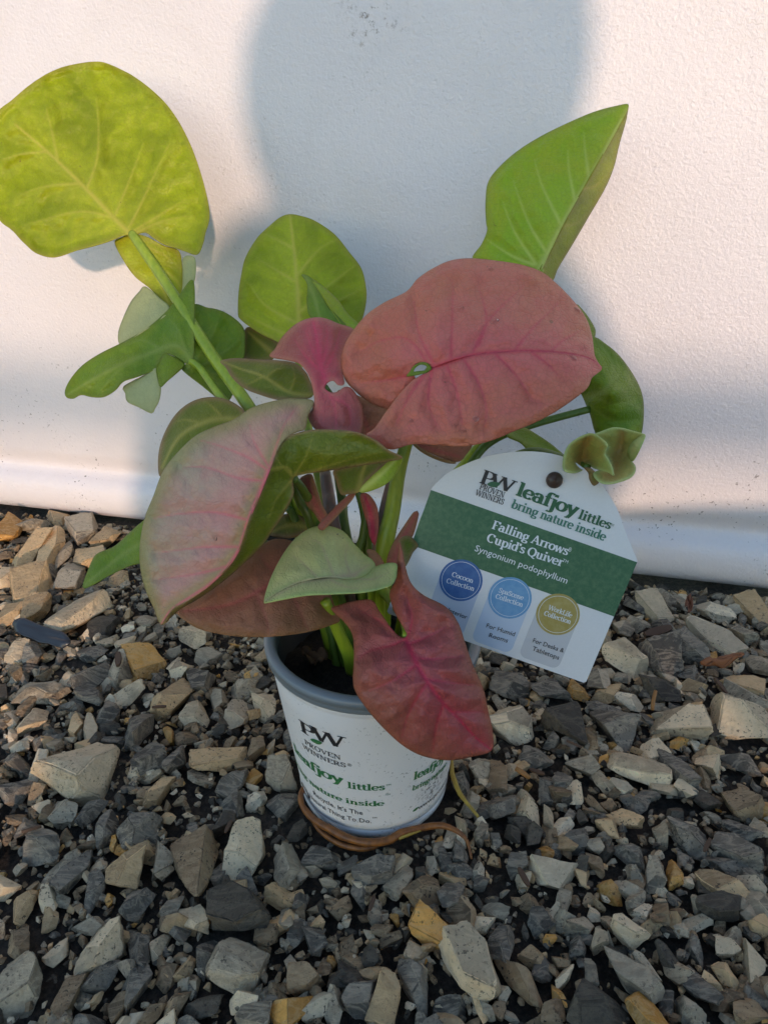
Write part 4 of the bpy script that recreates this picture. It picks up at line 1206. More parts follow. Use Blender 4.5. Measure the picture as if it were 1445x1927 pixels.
leaf([
 patch([(1060,883),(1062,854),(1076,832),(1109,816),(1130,825),(1142,838),(1137,854),(1148,872),(1154,894),(1140,888),(1118,882),(1105,875),(1098,883),(1080,890)],
       [(1060,883,.304),(1076,832,.310),(1109,816,.312),(1142,838,.300),(1154,894,.298),(1098,866,.326),(1085,850,.318),(1080,890,.306)], [(1100,880),(1095,855),(1105,825)], [], 'bud', .0014, seed=30, mw=17, top=True, rimw=3.6, vw=3),
 patch([(1112,820),(1130,812),(1152,805),(1170,806),(1186,810),(1213,818),(1200,828),(1191,848),(1188,865),(1196,880),(1188,897),(1160,908),(1137,910),(1122,902),(1116,890),(1130,884),(1150,884),(1146,866),(1137,854),(1142,838),(1130,825)],
       [(1112,820,.318),(1152,805,.320),(1213,818,.310),(1188,865,.318),(1196,880,.312),(1160,908,.302),(1120,900,.304),(1150,884,.314),(1165,850,.326)], [(1145,888),(1165,850),(1170,812)], [[(1155,870),(1175,860),(1186,850)]], 'bud', .0010, seed=31, mw=18, rimw=3.6, vw=3),
 patch([(1184,838),(1196,826),(1213,818),(1206,838),(1194,862),(1187,868),(1180,852)], [(1184,838,.316),(1213,818,.308),(1187,868,.316),(1196,840,.308)], None, [], 'pale', seed=32),
 patch([(1098,880),(1112,882),(1124,896),(1127,905),(1116,914),(1108,902),(1106,890)], [(1098,880,.312),(1127,905,.306),(1116,914,.308),(1106,890,.312)], None, [], 'olive_under', seed=33),
], 'tightly curled young leaf above the plant tag')
leaf([patch([(955,822),(959,812),(983,804),(1008,816),(1044,841),(1064,862),(1026,853),(997,850),(979,833)], [(955,822,.372),(983,804,.378),(1064,862,.372),(997,850,.366)], [(960,815),(1010,838),(1060,860)], [], 'green', .0005, seed=34)])
leaf([patch([(770,830),(810,832),(885,832),(875,858),(860,869),(828,860),(795,845)], [(770,830,.352),(885,832,.356),(860,869,.350),(810,845,.348)], [(775,832),(820,848),(865,860)], [], 'brown', .0004, seed=35),
      patch([(770,828),(781,834),(800,848),(828,861),(858,870),(848,872),(820,864),(790,848)], [(770,828,.351),(828,861,.347),(858,870,.349),(790,848,.348)], None, [], 'olive_under', seed=36)])
leaf([
 patch([(757,856),(750,883),(728,910),(691,926),(676,924),(690,905),(712,885),(735,865)], [(757,856,.312),(728,910,.306),(676,924,.312),(712,885,.308)], [(680,922),(715,895),(750,860)], [], 'lime_top', .0004, seed=37),
 patch([(735,862),(712,886),(690,906),(676,925),(655,930),(641,930),(632,905),(628,885),(660,874),(700,866)], [(735,862,.312),(676,925,.312),(641,930,.320),(628,885,.322),(680,890,.316)], [(676,922),(680,895),(690,870)], [], 'olive_under', .0005, seed=38),
])
leaf([patch([(564,905),(572,895),(586,893),(594,915),(606,950),(618,975),(606,986),(590,965),(574,945)], [(564,905,.338),(586,893,.334),(618,975,.330),(590,965,.334)], [(610,980),(590,940),(578,900)], [], 'brown', .0004, seed=39, mw=16),
      patch([(598,990),(613,972),(639,945),(669,922),(662,940),(640,964),(622,984),(606,998)], [(598,990,.330),(639,945,.326),(669,922,.322),(622,984,.324)], [(604,990),(640,952),(667,925)], [], 'brown', .0003, seed=40, mw=10)])
leaf([patch([(678,931),(693,930),(709,953),(712,986),(706,1025),(696,1012),(690,985),(683,960)], [(678,931,.350),(709,953,.348),(706,1025,.346),(690,985,.350)], [(702,1018),(698,970),(686,934)], [], 'red', .0004, seed=41, mw=14)])
leaf([patch([(505,1004),(520,976),(533,968),(563,969),(584,992),(565,1006),(540,1012)], [(505,1004,.366),(533,968,.374),(584,992,.366),(540,1012,.360)], [(580,992),(545,988),(510,1002)], [], 'olive_under', .0006, seed=42, top=False)])
leaf([patch([(690,1036),(700,1034),(712,1042),(722,1058),(728,1078),(712,1072),(700,1056)], [(690,1036,.330),(712,1042,.332),(728,1078,.326),(700,1056,.326)], None, [], 'brown', seed=43)])

leaf([patch([(636,735),(668,742),(705,758),(735,770),(748,800),(735,840),(705,856),(668,842),(645,815),(632,775)], [(636,735,.368),(735,770,.372),(735,840,.362),(668,842,.360),(690,800,.358)], [(700,850),(690,800),(665,745)], [[(692,810),(715,795),(735,790)],[(690,800),(665,790),(645,785)]], 'brown', .0010, seed=45)])

# ------------------------------------------------------------------ stems and roots
def stem_mat(name, c1, c2, rough=0.38):
    t = NT(name)
    pos = t.n('ShaderNodeNewGeometry').outputs['Position']
    mp = t.n('ShaderNodeMapping'); mp.inputs['Scale'].default_value = (260, 260, 14)
    t.l(pos, mp.inputs['Vector'])
    t.l(t.mix(t.ramp(t.noise(1, 3, .6, mp.outputs[0]), .35, .65), c1, c2), t.b.inputs['Base Color'])
    t.b.inputs['Roughness'].default_value = rough
    t.l(t.bump(t.noise(1, 3, .6, mp.outputs[0]), .4, .0006), t.b.inputs['Normal'])
    t.b.inputs['Subsurface Weight'].default_value = 0.0
    return t.m


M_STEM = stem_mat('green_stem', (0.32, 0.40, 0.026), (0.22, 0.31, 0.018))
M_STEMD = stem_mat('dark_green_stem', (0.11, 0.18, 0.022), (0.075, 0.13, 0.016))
M_SHEATH = stem_mat('pinkish_stem', (0.17, 0.13, 0.09), (0.24, 0.13, 0.11))
BASEZ = SOILZ - 0.004


def soil_pt(dx, dy):
    return np.array([POT.x + dx, POT.y + dy, BASEZ])


def stem(pts, mat, base=None, rbase=.0028):
    rows = [tuple(at(u, v, d)) + (r,) for (u, v, d, r) in pts]
    if base is not None:
        rows.append(tuple(soil_pt(*base)) + (rbase,))
    P = np.array(rows)
    P[:, :3] -= np.array(PW)
    return tube('stem', P, mat, plant, sides=12, step=0.004, ridge=.05)


stem([(249,440,.462,.0026),(262,458,.458,.0031),(330,558,.444,.0034),(400,668,.424,.0036),(475,775,.402,.0039),(560,930,.376,.0040)], M_STEM, (-.018,.014), .0042)
stem([(358,680,.428,.0020),(375,690,.426,.0024),(410,738,.414,.0025),(447,790,.402,.0027),(545,950,.378,.0030)], M_STEM, (-.022,.010), .0034)
stem([(560,668,.432,.0020),(572,760,.412,.0024),(600,900,.390,.0026),(630,1010,.376,.0028)], M_STEM, (-.008,.018), .003)
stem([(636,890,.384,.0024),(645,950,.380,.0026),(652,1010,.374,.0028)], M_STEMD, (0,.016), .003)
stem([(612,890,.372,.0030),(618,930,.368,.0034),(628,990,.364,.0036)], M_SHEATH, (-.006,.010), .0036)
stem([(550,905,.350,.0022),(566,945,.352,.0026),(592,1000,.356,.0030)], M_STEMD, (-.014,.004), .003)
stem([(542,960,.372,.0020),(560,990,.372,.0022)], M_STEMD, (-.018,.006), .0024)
stem([(810,696,.316,.0020),(800,715,.332,.0024),(775,800,.352,.0030),(752,880,.356,.0036),(738,960,.357,.0042),(722,1050,.358,.0048)], M_STEM, (.004,.004), .005)
stem([(735,895,.360,.0014),(722,960,.360,.0024),(712,1040,.361,.0034)], M_SHEATH, (.001,.004), .004)
stem([(1016,507,.422,.0022),(1000,560,.420,.0024),(930,790,.400,.0026),(880,865,.392,.0027),(800,980,.380,.0030)], M_STEM, (.012,.014), .003)
stem([(1110,770,.388,.0020),(1000,800,.392,.0022),(925,830,.392,.0024),(880,880,.390,.0025),(790,1010,.378,.0028)], M_STEMD, (.016,.010), .003)
stem([(764,1200,.305,.0018),(765,1185,.312,.0022),(758,1160,.326,.0024),(735,1130,.342,.0026),(715,1120,.352,.0028)], M_STEM, (.006,-.004), .003)
stem([(672,1082,.312,.0016),(690,1080,.330,.0020),(700,1090,.346,.0024)], M_STEM, (.000,-.002), .0028)
stem([(612,1130,.344,.0026),(636,1186,.352,.0030),(655,1228,.360,.0034),(664,1262,.372,.0038)], M_STEM)
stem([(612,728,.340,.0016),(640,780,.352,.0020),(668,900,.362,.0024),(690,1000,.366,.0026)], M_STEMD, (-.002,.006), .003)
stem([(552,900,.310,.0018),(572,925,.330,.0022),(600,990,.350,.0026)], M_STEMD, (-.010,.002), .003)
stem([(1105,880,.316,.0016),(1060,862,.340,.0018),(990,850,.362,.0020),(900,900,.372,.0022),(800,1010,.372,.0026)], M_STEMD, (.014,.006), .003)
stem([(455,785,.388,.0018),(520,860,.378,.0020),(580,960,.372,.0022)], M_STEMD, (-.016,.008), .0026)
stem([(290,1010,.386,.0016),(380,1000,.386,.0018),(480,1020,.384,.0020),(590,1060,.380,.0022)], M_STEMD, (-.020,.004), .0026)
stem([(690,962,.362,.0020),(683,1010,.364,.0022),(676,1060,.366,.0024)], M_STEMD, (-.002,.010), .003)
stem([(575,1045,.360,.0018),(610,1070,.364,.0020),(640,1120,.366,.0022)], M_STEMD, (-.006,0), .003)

M_ROOT = stem_mat('brown_root', (0.27, 0.095, 0.016), (0.15, 0.050, 0.012), .45)
M_ROOTY = stem_mat('yellow_root', (0.42, 0.30, 0.045), (0.30, 0.19, 0.03), .45)


def root(pts, mat):
    rows = []
    for (u, v, z, r) in pts:
        P, _ = ground_at(u, v, z)
        rows.append((P[0] - PW.x, P[1] - PW.y, P[2], r * .80))
    D_ = crom(rows, .006)
    rows = [(q[0] + .0010 * noise.noise((i * .55, 1, 0)), q[1] + .0010 * noise.noise((i * .55, 5, 0)), q[2] + .0008 * noise.noise((i * .5, 9, 0)), q[3] * (1 + .28 * noise.noise((i * .8, 3, 0)))) for i, q in enumerate(D_)]
    return tube('root', rows, mat, plant, sides=9, step=.003, ridge=.06)


root([(640,1420,.012,.0012),(580,1470,.012,.0016),(566,1500,.012,.0020),(578,1530,.011,.0024),(620,1560,.010,.0027),(665,1580,.009,.0028),(715,1585,.009,.0028),(755,1570,.009,.0026),(800,1555,.010,.0024),(835,1555,.011,.0021),(866,1567,.010,.0016),(880,1585,.008,.0012),(887,1617,.005,.0008)], M_ROOT)
root([(575,1525,.010,.0016),(600,1560,.007,.0017),(640,1588,.006,.0018),(690,1597,.006,.0017),(730,1580,.006,.0012)], M_ROOT)
root([(840,1400,.016,.0012),(850,1432,.014,.0015),(852,1455,.013,.0017),(858,1480,.012,.0017),(876,1508,.011,.0015),(900,1537,.009,.0010)], M_ROOTY)
root([(750,1578,.0085,.0012),(790,1562,.009,.0013),(820,1550,.0095,.0010)], M_ROOTY)

# dead leaf scrap lying on the soil
M_DEAD = plain('dry_brown_leaf', (0.13, 0.065, 0.03), .7)
dv_, df_ = [], []


def scrap(name, corners, label, cat, mat, curl=.004, seed=0, thick=.0006):
    """a thin crumpled sheet over four ground corners (world points)"""
    a, b, c, d = [np.array(q, float) for q in corners]
    n = 10
    V, F = [], []
    up = np.array([0, 0, 1.0])
    for j in range(n + 1):
        for i in range(n + 1):
            s, t = i / n, j / n
            wdt = 1 - .35 * abs(2 * t - 1) ** 2 * (1 + .5 * noise.noise((seed, t * 5, 0)))
            s2 = .5 + (s - .5) * wdt
            p = (a * (1 - s2) + b * s2) * (1 - t) + (d * (1 - s2) + c * s2) * t
            p = p + up * (curl * (noise.noise((s * 3 + seed, t * 3, seed)) + .8 * abs(s - .5)))
            V.append(p)
    for j in range(n):
        for i in range(n):
            k = j * (n + 1) + i
            F.append((k, k + 1, k + n + 2, k + n + 1))
    o = mesh_obj(name, V, F, mat)
    s = o.modifiers.new('thickness', 'SOLIDIFY'); s.thickness = thick
    return tag(o, label, cat)


def gp(u, v, z):
    return ground_at(u, v, z)[0]


scrap('dry_leaf', [gp(562,1222,.090), gp(622,1232,.090), gp(610,1256,.089), gp(575,1246,.089)], 'dry brown leaf scrap lying on the potting soil inside the pot', 'leaf scrap', M_DEAD, .006, 3)
scrap('dry_leaf', [gp(1312,1252,.018), gp(1395,1232,.018), gp(1402,1240,.016), gp(1318,1262,.016)], 'rusty brown dry leaf lying on grey stones below the panel', 'leaf scrap', plain('rust_leaf', (0.24, 0.085, 0.03), .6), .008, 5)
scrap('dry_leaf', [gp(1288,1128,.018), gp(1300,1120,.022), gp(1304,1150,.016), gp(1290,1155,.014)], 'curled reddish leaf scrap beside a white stone at the panel foot', 'leaf scrap', plain('red_leaf_scrap', (0.16, 0.06, 0.03), .6), .006, 8)
scrap('plastic_strip', [gp(30,1160,.016), gp(140,1198,.014), gp(128,1226,.008), gp(22,1190,.009)], 'flat strip of black plastic half buried in the gravel', 'plastic strip', plain('black_plastic', (0.022, 0.028, 0.038), .35), .002, 12, .0012)

# bark chips and twigs among the stones
M_BARK = plain('wet_bark', (0.085, 0.045, 0.025), .7)
M_TWIG = plain('orange_twig', (0.30, 0.14, 0.04), .6)
BARKLAB = 'small dark brown bark chip lying among the gravel stones'
for i, (u, v, L, ang) in enumerate([(1010,1452,30,-30),(430,1555,26,60),(1080,1400,30,-20),(300,1330,26,10),(1355,1290,34,-55),(60,1560,34,25),(700,1700,30,60),(985,1650,40,-60),(1330,1590,30,40),(1237,1188,62,18),(223,1240,44,-60)]):
    P, _ = ground_at(u, v, .013)
    dd = float((P - C0) @ FW)
    L_ = L * dd / FPX
    a = math.radians(ang)
    bm = bmesh.new()
    bmesh.ops.create_cube(bm, size=1)
    bmesh.ops.subdivide_edges(bm, edges=bm.edges[:], cuts=3, use_grid_fill=True)
    for vv in bm.verts:
        q = vv.co
        tz = 1 - .5 * abs(q.x * 2) ** 3
        k = noise.noise((q.x * 4 + i * 3, q.y * 4, q.z * 4))
        vv.co = Vector((q.x * L_, q.y * L_ * .26 * tz * (1 + .4 * k), q.z * L_ * .13 * (1 + .5 * k) + .08 * L_ * k))
    me = bpy.data.meshes.new('bark_chip'); bm.to_mesh(me); bm.free()
    me.materials.append(M_BARK)
    o = link(bpy.data.objects.new('bark_chip', me))
    o.location = P
    o.rotation_euler = (random.gauss(0, .2), random.gauss(0, .15), a * 1.2)
    tag(o, {(1237, 1188): 'long reddish bark strip lying on slate stones right of the plant tag', (223, 1240): 'dark bark chip leaning on a grey stone beside an ochre one',
            (1355, 1290): 'thin bark sliver just below the rusty dry leaf', (1010, 1452): 'bark chip beside the stubby orange twig',
            (430, 1555): 'bark chip in the gravel left of the root loop', (700, 1700): 'bark chip in the gravel in front of the pot'}.get((u, v), BARKLAB), 'bark chip', 'bark chips among the gravel')
for (pts, lab) in (([(1233,1300,.020,.0012),(1228,1322,.016,.0013),(1227,1336,.012,.0011)], 'short orange twig sticking up beside a dark stone'),
                   ([(970,1446,.016,.0014),(984,1455,.015,.0016),(996,1464,.013,.0012)], 'stubby orange brown twig on stones right of the pot')):
    rows = [tuple(ground_at(u, v, z)[0]) + (r,) for (u, v, z, r) in pts]
    tag(tube('twig', rows, M_TWIG, None, 7, .003), lab, 'twig')

# ------------------------------------------------------------------ the plant tag
TD0, TD1 = 0.322, 0.334
P00, P10, P01, P11 = at(808, 915, TD0), at(1193, 1057, TD0 - .001), at(731, 1158, TD1), at(1107, 1285, TD1 - .002)
EU = ((P10 - P00) + (P11 - P01)) / 2
WU = np.linalg.norm(EU); EU /= WU
EV = ((P01 - P00) + (P11 - P10)) / 2
EV -= EU * (EU @ EV)
HV = np.linalg.norm(EV); EV /= HV
CEN = (P00 + P10 + P01 + P11) / 4
ORG = CEN - EU * WU / 2 - EV * HV / 2
EN = np.cross(EU, EV)
if EN @ (C0 - CEN) < 0:
    EN = -EN


def on_tag(u, v):
    r = ray(u, v)
    t = ((CEN - C0) @ EN) / (r @ EN)
    q = C0 + t * r - ORG
    return q @ EU, q @ EV


def tagp(a, b, lift=0.0):
    return ORG + EU * a + EV * b + EN * lift


card_t = empty('plant_tag', ORG + EU * WU / 2 + EV * HV)
tag(card_t, 'white and green printed plant tag leaning out of the pot', 'plant tag')
TO = np.array(card_t.location)
M_CARD = plain('white_card', (0.82, 0.80, 0.79), .42)


def tag_mesh(name, pts, faces, mat, parent, smooth=False):
    o = mesh_obj(name, [np.array(p) - TO for p in pts], faces, mat, parent, smooth)
    return o


# outline: straight sides, arched top
arcp = [on_tag(*p) for p in [(808,915),(838,893),(870,876),(905,862),(945,853),(985,849.5),(1020,851),(1055,858),(1085,872),(1112,893),(1138,921),(1160,956),(1178,1005),(1193,1057)]]
arcp[0] = (0, arcp[0][1] * 0); arcp[-1] = (WU, 0)
ol = crom(arcp, .004)[:, :2].tolist()
ol += [(WU, HV * t) for t in (.25, .5, .75, .985)] + [(WU - .001, HV)] + [(WU * t, HV) for t in (.75, .5, .25)] + [(.001, HV)] + [(0, HV * t) for t in (.985, .75, .5, .25)]
n = len(ol)
Vc = [tagp(a, b, 0) for a, b in ol] + [tagp(a, b, -.0006) for a, b in ol]
card = tag_mesh('card', Vc, [tuple(range(n)), tuple(range(2 * n - 1, n - 1, -1))] + [(i, n + i, n + (i + 1) % n, (i + 1) % n) for i in range(n)], M_CARD, card_t)
bm = bmesh.new(); bm.from_mesh(card.data); bmesh.ops.recalc_face_normals(bm, faces=bm.faces); bm.to_mesh(card.data); bm.free()


def sheet(name, poly, mat, lift, parent=None):
    V = [tagp(a, b, lift) for a, b in poly]
    o = tag_mesh(name, V, [tuple(range(len(V)))], mat, parent or card)
    if np.array(o.data.polygons[0].normal) @ EN < 0:
        o.data.flip_normals()
    return o


bnd = NT('green_print')
pos = bnd.n('ShaderNodeNewGeometry').outputs['Position']
bnd.l(bnd.mix(bnd.ramp(bnd.noise(420, 4, .7, pos), .42, .66), (0.045, 0.135, 0.068), (0.085, 0.185, 0.095)), bnd.b.inputs['Base Color'])
bnd.b.inputs['Roughness'].default_value = .4
bl = on_tag(781, 1030)[1]; br = on_tag(1154, 1158)[1]
sheet('green_band', [(0, .0006), (WU, .0006), (WU, (bl + br) / 2), (0, (bl + br) / 2)], bnd.m, .00012)
PILL = [plain('lavender_print', (0.56, 0.60, 0.72), .45), plain('light_blue_print', (0.57, 0.65, 0.78), .45), plain('grey_print', (0.62, 0.61, 0.62), .45)]


def disc_print(name, c1, c2):
    t = NT(name)
    pos = t.n('ShaderNodeNewGeometry').outputs['Position']
    t.l(t.mix(t.ramp(t.noise(300, 4, .7, pos), .4, .65), c1, c2), t.b.inputs['Base Color'])
    t.b.inputs['Roughness'].default_value = .42
    return t.m


DISC = [disc_print('blue_print', (0.035, 0.115, 0.33), (0.06, 0.16, 0.38)), disc_print('sky_blue_print', (0.13, 0.32, 0.56), (0.19, 0.38, 0.60)), disc_print('gold_print', (0.40, 0.30, 0.075), (0.46, 0.36, 0.13))]
for k, ((u, v), bot) in enumerate([((867,1092), (862,1196)), ((959,1125), (936,1222)), ((1049,1156), (1026,1252))]):
    ca, cb = on_tag(u, v)
    _, b1 = on_tag(*bot)
    R = 40.5 * .328 / FPX
    rr = R * .35
    hw = R * .98
    poly = [(ca - hw, cb), (ca + hw, cb)]
    poly += [(ca + hw - rr + rr * math.cos(t), b1 - rr + rr * math.sin(t)) for t in np.linspace(0, math.pi / 2, 7)]
    poly += [(ca - hw + rr - rr * math.sin(t), b1 - rr + rr * math.cos(t)) for t in np.linspace(0, math.pi / 2, 7)]
    sheet('panel_print', poly, PILL[k], .00010)
    d = sheet('disc_print', [(ca + R * math.cos(t), cb + R * math.sin(t)) for t in np.linspace(0, 2 * math.pi, 40, endpoint=False)], DISC[k], .00024)
    ring = []
    fs = []
    for i in range(48):
        t = 2 * math.pi * i / 48
        for r_ in (R * .875, R * .895):
            ring.append(tagp(ca + r_ * math.cos(t), cb + r_ * math.sin(t), .00032))
    for i in range(48):
        j = (i + 1) % 48
        fs.append((2 * i, 2 * i + 1, 2 * j + 1, 2 * j))
    tag_mesh('ring_print', ring, fs, INK_WHITE, card)


def tag_text(g, p0, p1, unit_px, mat, lift=.0004):
    V, F, Wd = g
    a0, b0 = on_tag(*p0)
    a1, b1 = on_tag(*p1)
    dx, dy = (a1 - a0), (b1 - b0)
    k = math.hypot(dx, dy) / Wd
    cx, cy = dx / math.hypot(dx, dy), dy / math.hypot(dx, dy)
    un = unit_px * .326 / FPX
    pts = []
    for (x, y, l) in V:
        xx, yy = x * k, -y * un
        pts.append(tagp(a0 + cx * xx - cy * yy, b0 + cy * xx + cx * yy, lift + .00002 * l))
    return tag_mesh('lettering', pts, F, mat, card)


tag_text(serif('P', .28, .09), (901,908), (926,917), 18.5, INK_BLACK)
tag_text(serif('W', .30, .09), (918,912), (963,928), 16.5, INK_BLACK, .0006)
V_, F_, _ = leaf_mark()
tag_text(([(x, y * .9, 8) for x, y, l in V_], F_, 1.25), (916,911), (938,917), 15, INK_DKGREEN, .0007)
tag_text(serif('PROVEN', .24, .11), (901,920), (947,937), 7.6, INK_BLACK)
tag_text(serif('WINNERS', .24, .11), (893,931), (946,950), 7.6, INK_BLACK)
tag_text(serif('leafjoy', .33, .13), (969,931), (1082,972), 17.5, INK_DKGREEN)
tag_text(serif('littles', .31, .13), (1086,975), (1146,996), 12.0, INK_DKGREEN)
tag_text(serif('bring nature inside', .28, .12), (960,955), (1136,1018), 11.5, INK_TEAL)
tag_text(serif('Falling Arrows', .30, .12), (924,994), (1066,1045), 11.6, INK_WHITE)
tag_text(serif("Cupid's Quiver", .30, .12), (914,1018), (1056,1066), 11.6, INK_WHITE)
tag_text(sans('Syngonium podophyllum', .004), (892,1036), (1065,1098), 8.8, INK_WHITE)
tag_text(sans('TM'), (1147,989), (1153,991), 3.5, INK_DKGREEN)
tag_text(sans('TM'), (1057,1056), (1067,1060), 4.2, INK_WHITE)
tag_text(sans('®'), (1067,1037), (1073,1039), 6.0, INK_WHITE)
for (a, b) in ((('Cocoon', (849,1084), (889,1097)), ('Collection', (839,1096), (891,1112))),
               (('SpaScene', (937,1114), (983,1129)), ('Collection', (931,1125), (982,1142))),
               (('WorkLife', (1030,1146), (1074,1162)), ('Collection', (1022,1157), (1072,1174)))):
    for (s, p0, p1) in (a, b):
        tag_text(serif(s, .25, .11), p0, p1, 6.6, INK_WHITE, .0004)
for (s, p0, p1) in (('Interior', (842,1151), (877,1165)), ('For Humid', (914,1180), (967,1197)), ('Rooms', (919,1198), (954,1209)), ('For Desks &', (1001,1208), (1059,1228)), ('Tabletops', (1000,1223), (1050,1241))):
    tag_text(sans(s, .003), p0, p1, 6.4, INK_BLACK, .0004)
# the stake's peg that holds the card, and the stake down into the soil
ua, ub = on_tag(1042, 903)
RP = 15.5 * .322 / FPX
pv, pf = [], []
for j, (rr, zz) in enumerate([(RP * .8, 0), (RP, .0006), (RP * .98, .0014), (RP * .82, .0024), (RP * .5, .0031), (RP * .28, .0035), (RP * .12, .0044), (0.00002, .0048)]):
    for i in range(24):
        t = 2 * math.pi * i / 24
        pv.append(tagp(ua + rr * math.cos(t), ub + rr * math.sin(t), .0001 + zz))
for j in range(7):
    for i in range(24):
        i2 = (i + 1) % 24
        pf.append((j * 24 + i, j * 24 + i2, (j + 1) * 24 + i2, (j + 1) * 24 + i))
tag_mesh('peg', pv, pf, plain('brown_peg', (0.075, 0.045, 0.035), .4), card_t, True)
sa, sb = on_tag(1042, 903)
s0 = tagp(WU * .16, HV * .70, -.0016)
s1 = np.array([POT.x + .030, POT.y - .006, SOILZ - .012])
ax = (s1 - s0) / np.linalg.norm(s1 - s0)
sx_ = np.cross(ax, EN); sx_ /= np.linalg.norm(sx_)
sv2 = []
for p in (s0, s1):
    for q in ((-.003, -.0004), (.003, -.0004), (.003, .0004), (-.003, .0004)):
        sv2.append(p + sx_ * q[0] + EN * q[1])
tag_mesh('stake', sv2, [(0, 1, 2, 3), (7, 6, 5, 4), (0, 4, 5, 1), (1, 5, 6, 2), (2, 6, 7, 3), (3, 7, 4, 0)], plain('stake_plastic', (0.5, 0.5, 0.5), .4), card_t)

# ------------------------------------------------------------------ drops of water on the leaves
wt = NT('water')
wt.b.inputs['Transmission Weight'].default_value = 1.0
wt.b.inputs['Roughness'].default_value = 0.03
wt.b.inputs['IOR'].default_value = 1.33
wt.l(wt.mix(wt.noise(5), (0.97, 0.98, 1.0), (1, 1, 1)), wt.b.inputs['Base Color'])


def drop_on(host, u, v, rpx, label, group):
    """a flattened bead sitting on the leaf where that sight line meets it"""
    dg = bpy.context.evaluated_depsgraph_get()
    inv = host.matrix_world.inverted()
    o_ = inv @ Vector(C0)
    d_ = (inv.to_3x3() @ Vector(ray(u, v))).normalized()
    ok, loc, nrm, _ = host.ray_cast(o_, d_, depsgraph=dg)
    if not ok:
        return
    loc = host.matrix_world @ loc
    if nrm.dot(d_) > 0:
        nrm = -nrm
    r = rpx * (loc - Vector(C0)).length / FPX
    bm = bmesh.new()
    bmesh.ops.create_icosphere(bm, subdivisions=3, radius=1)
    for vv in bm.verts:
        k = 1 + .12 * noise.noise(vv.co * 1.3 + Vector((u, v, 0)))
        vv.co = Vector((vv.co.x * r * k, vv.co.y * r * k, vv.co.z * r * (.42 if vv.co.z > 0 else .12)))
    me = bpy.data.meshes.new('water_drop'); bm.to_mesh(me); bm.free()
    for p in me.polygons: p.use_smooth = True
    me.materials.append(wt.m)
    o = link(bpy.data.objects.new('water_drop', me))
    o.location = loc + nrm * r * .04
    o.rotation_euler = nrm.to_track_quat('Z', 'Y').to_euler()
    tag(o, label, 'water drop', group)


bpy.context.view_layer.update()
LEAVES = [c for c in plant.children if c.name.startswith('leaf')]
byl = {c.get('label', ''): c for c in LEAVES}
rose = next(c for k, c in byl.items() if k.startswith('largest rose'))
blush = next(c for k, c in byl.items() if k.startswith('large blush'))
palel = next(c for k, c in byl.items() if k.startswith('pale green leaf'))
for (u, v, r) in [(867,581,6),(1086,584,7),(1079,674,6),(924,506,5),(895,788,6),(931,605,8),(774,793,5),(872,812,5),(858,800,4)]:
    drop_on(rose, u, v, r, 'clear water drop on the largest rose pink leaf', 'drops on the rose leaf')
for (u, v, r) in [(405,1012,7)]:
    drop_on(blush, u, v, r, 'single clear water drop on the blush pink leaf', None)
for (u, v, r) in [(640,1009,7)]:
    drop_on(palel, u, v, r, 'flat clear water drop near the top of the pale green leaf', None)

# ------------------------------------------------------------------ behind the camera: who and what throws the shadows
M_HAIR = plain('dark_hair', (0.16, 0.11, 0.07), .55)
PX, PY = 0.238, -0.45
joints = {
 'pelvis': (.06, -.62, .41, .145), 'waist': (.05, -.40, .43, .14), 'chest': (.02, -.19, .40, .145), 'neck': (.0, -.07, .42, .058), 'jaw': (.0, -.005, .465, .07), 'head': (0, .0, .535, .085),
 'shl': (-.16, -.16, .31, .062), 'ell': (-0.270, .10, .055, .045), 'wrl': (-0.265, .335, .20, .028), 'pal': (-0.255, .385, .245, .024),
 'shr': (.17, -.16, .31, .062), 'elr': (0.050, .10, .055, .045), 'wrr': (-0.120, .34, .20, .028), 'par': (-0.135, .388, .245, .024),
 'hil': (-.04, -.64, .33, .105), 'knl': (-.03, -.30, .095, .092), 'anl': (-.05, -.74, .065, .05), 'tol': (-.05, -.90, .035, .035),
 'hir': (.17, -.64, .33, .105), 'knr': (.14, -.30, .095, .092), 'anr': (.18, -.74, .065, .05), 'tor': (.18, -.90, .035, .035),
}
bones = [('pelvis', 'waist'), ('waist', 'chest'), ('chest', 'neck'), ('neck', 'jaw'), ('jaw', 'head'), ('chest', 'shl'), ('shl', 'ell'), ('ell', 'wrl'), ('wrl', 'pal'),
         ('chest', 'shr'), ('shr', 'elr'), ('elr', 'wrr'), ('wrr', 'par'), ('pelvis', 'hil'), ('hil', 'knl'), ('knl', 'anl'), ('anl', 'tol'), ('pelvis', 'hir'), ('hir', 'knr'), ('knr', 'anr'), ('anr', 'tor')]
for side, s in (('l', 1), ('r', -1)):
    bx, by, bz, _ = joints['pa' + side]
    for k, (dz, ln_) in enumerate([(.028, .034), (.012, .037), (-.004, .035), (-.018, .028)]):
        n1, n2 = 'f%s%da' % (side, k), 'f%s%db' % (side, k)
        joints[n1] = (bx + s * .012, by + .014, bz + dz + .014, .0085)
        joints[n2] = (bx + s * (.012 + ln_ * .75), by + .018, bz + dz + .018, .0075)
        bones += [('pa' + side, n1), (n1, n2)]
    joints['t%sa' % side] = (bx + s * .012, by - .012, bz + .016, .010)
    joints['t%sb' % side] = (bx + s * .034, by - .016, bz + .036, .0085)
    bones += [('pa' + side, 't%sa' % side), ('t%sa' % side, 't%sb' % side)]
joints = {k: (x, y, z + .10 * z, r) for k, (x, y, z, r) in joints.items()} 
names = list(joints)
me = bpy.data.meshes.new('person')
me.from_pydata([joints[k][:3] for k in names], [(names.index(a), names.index(b)) for a, b in bones], [])
person = link(bpy.data.objects.new('person', me))
person.location = (PX, PY, 0)
person.modifiers.new('skin', 'SKIN')
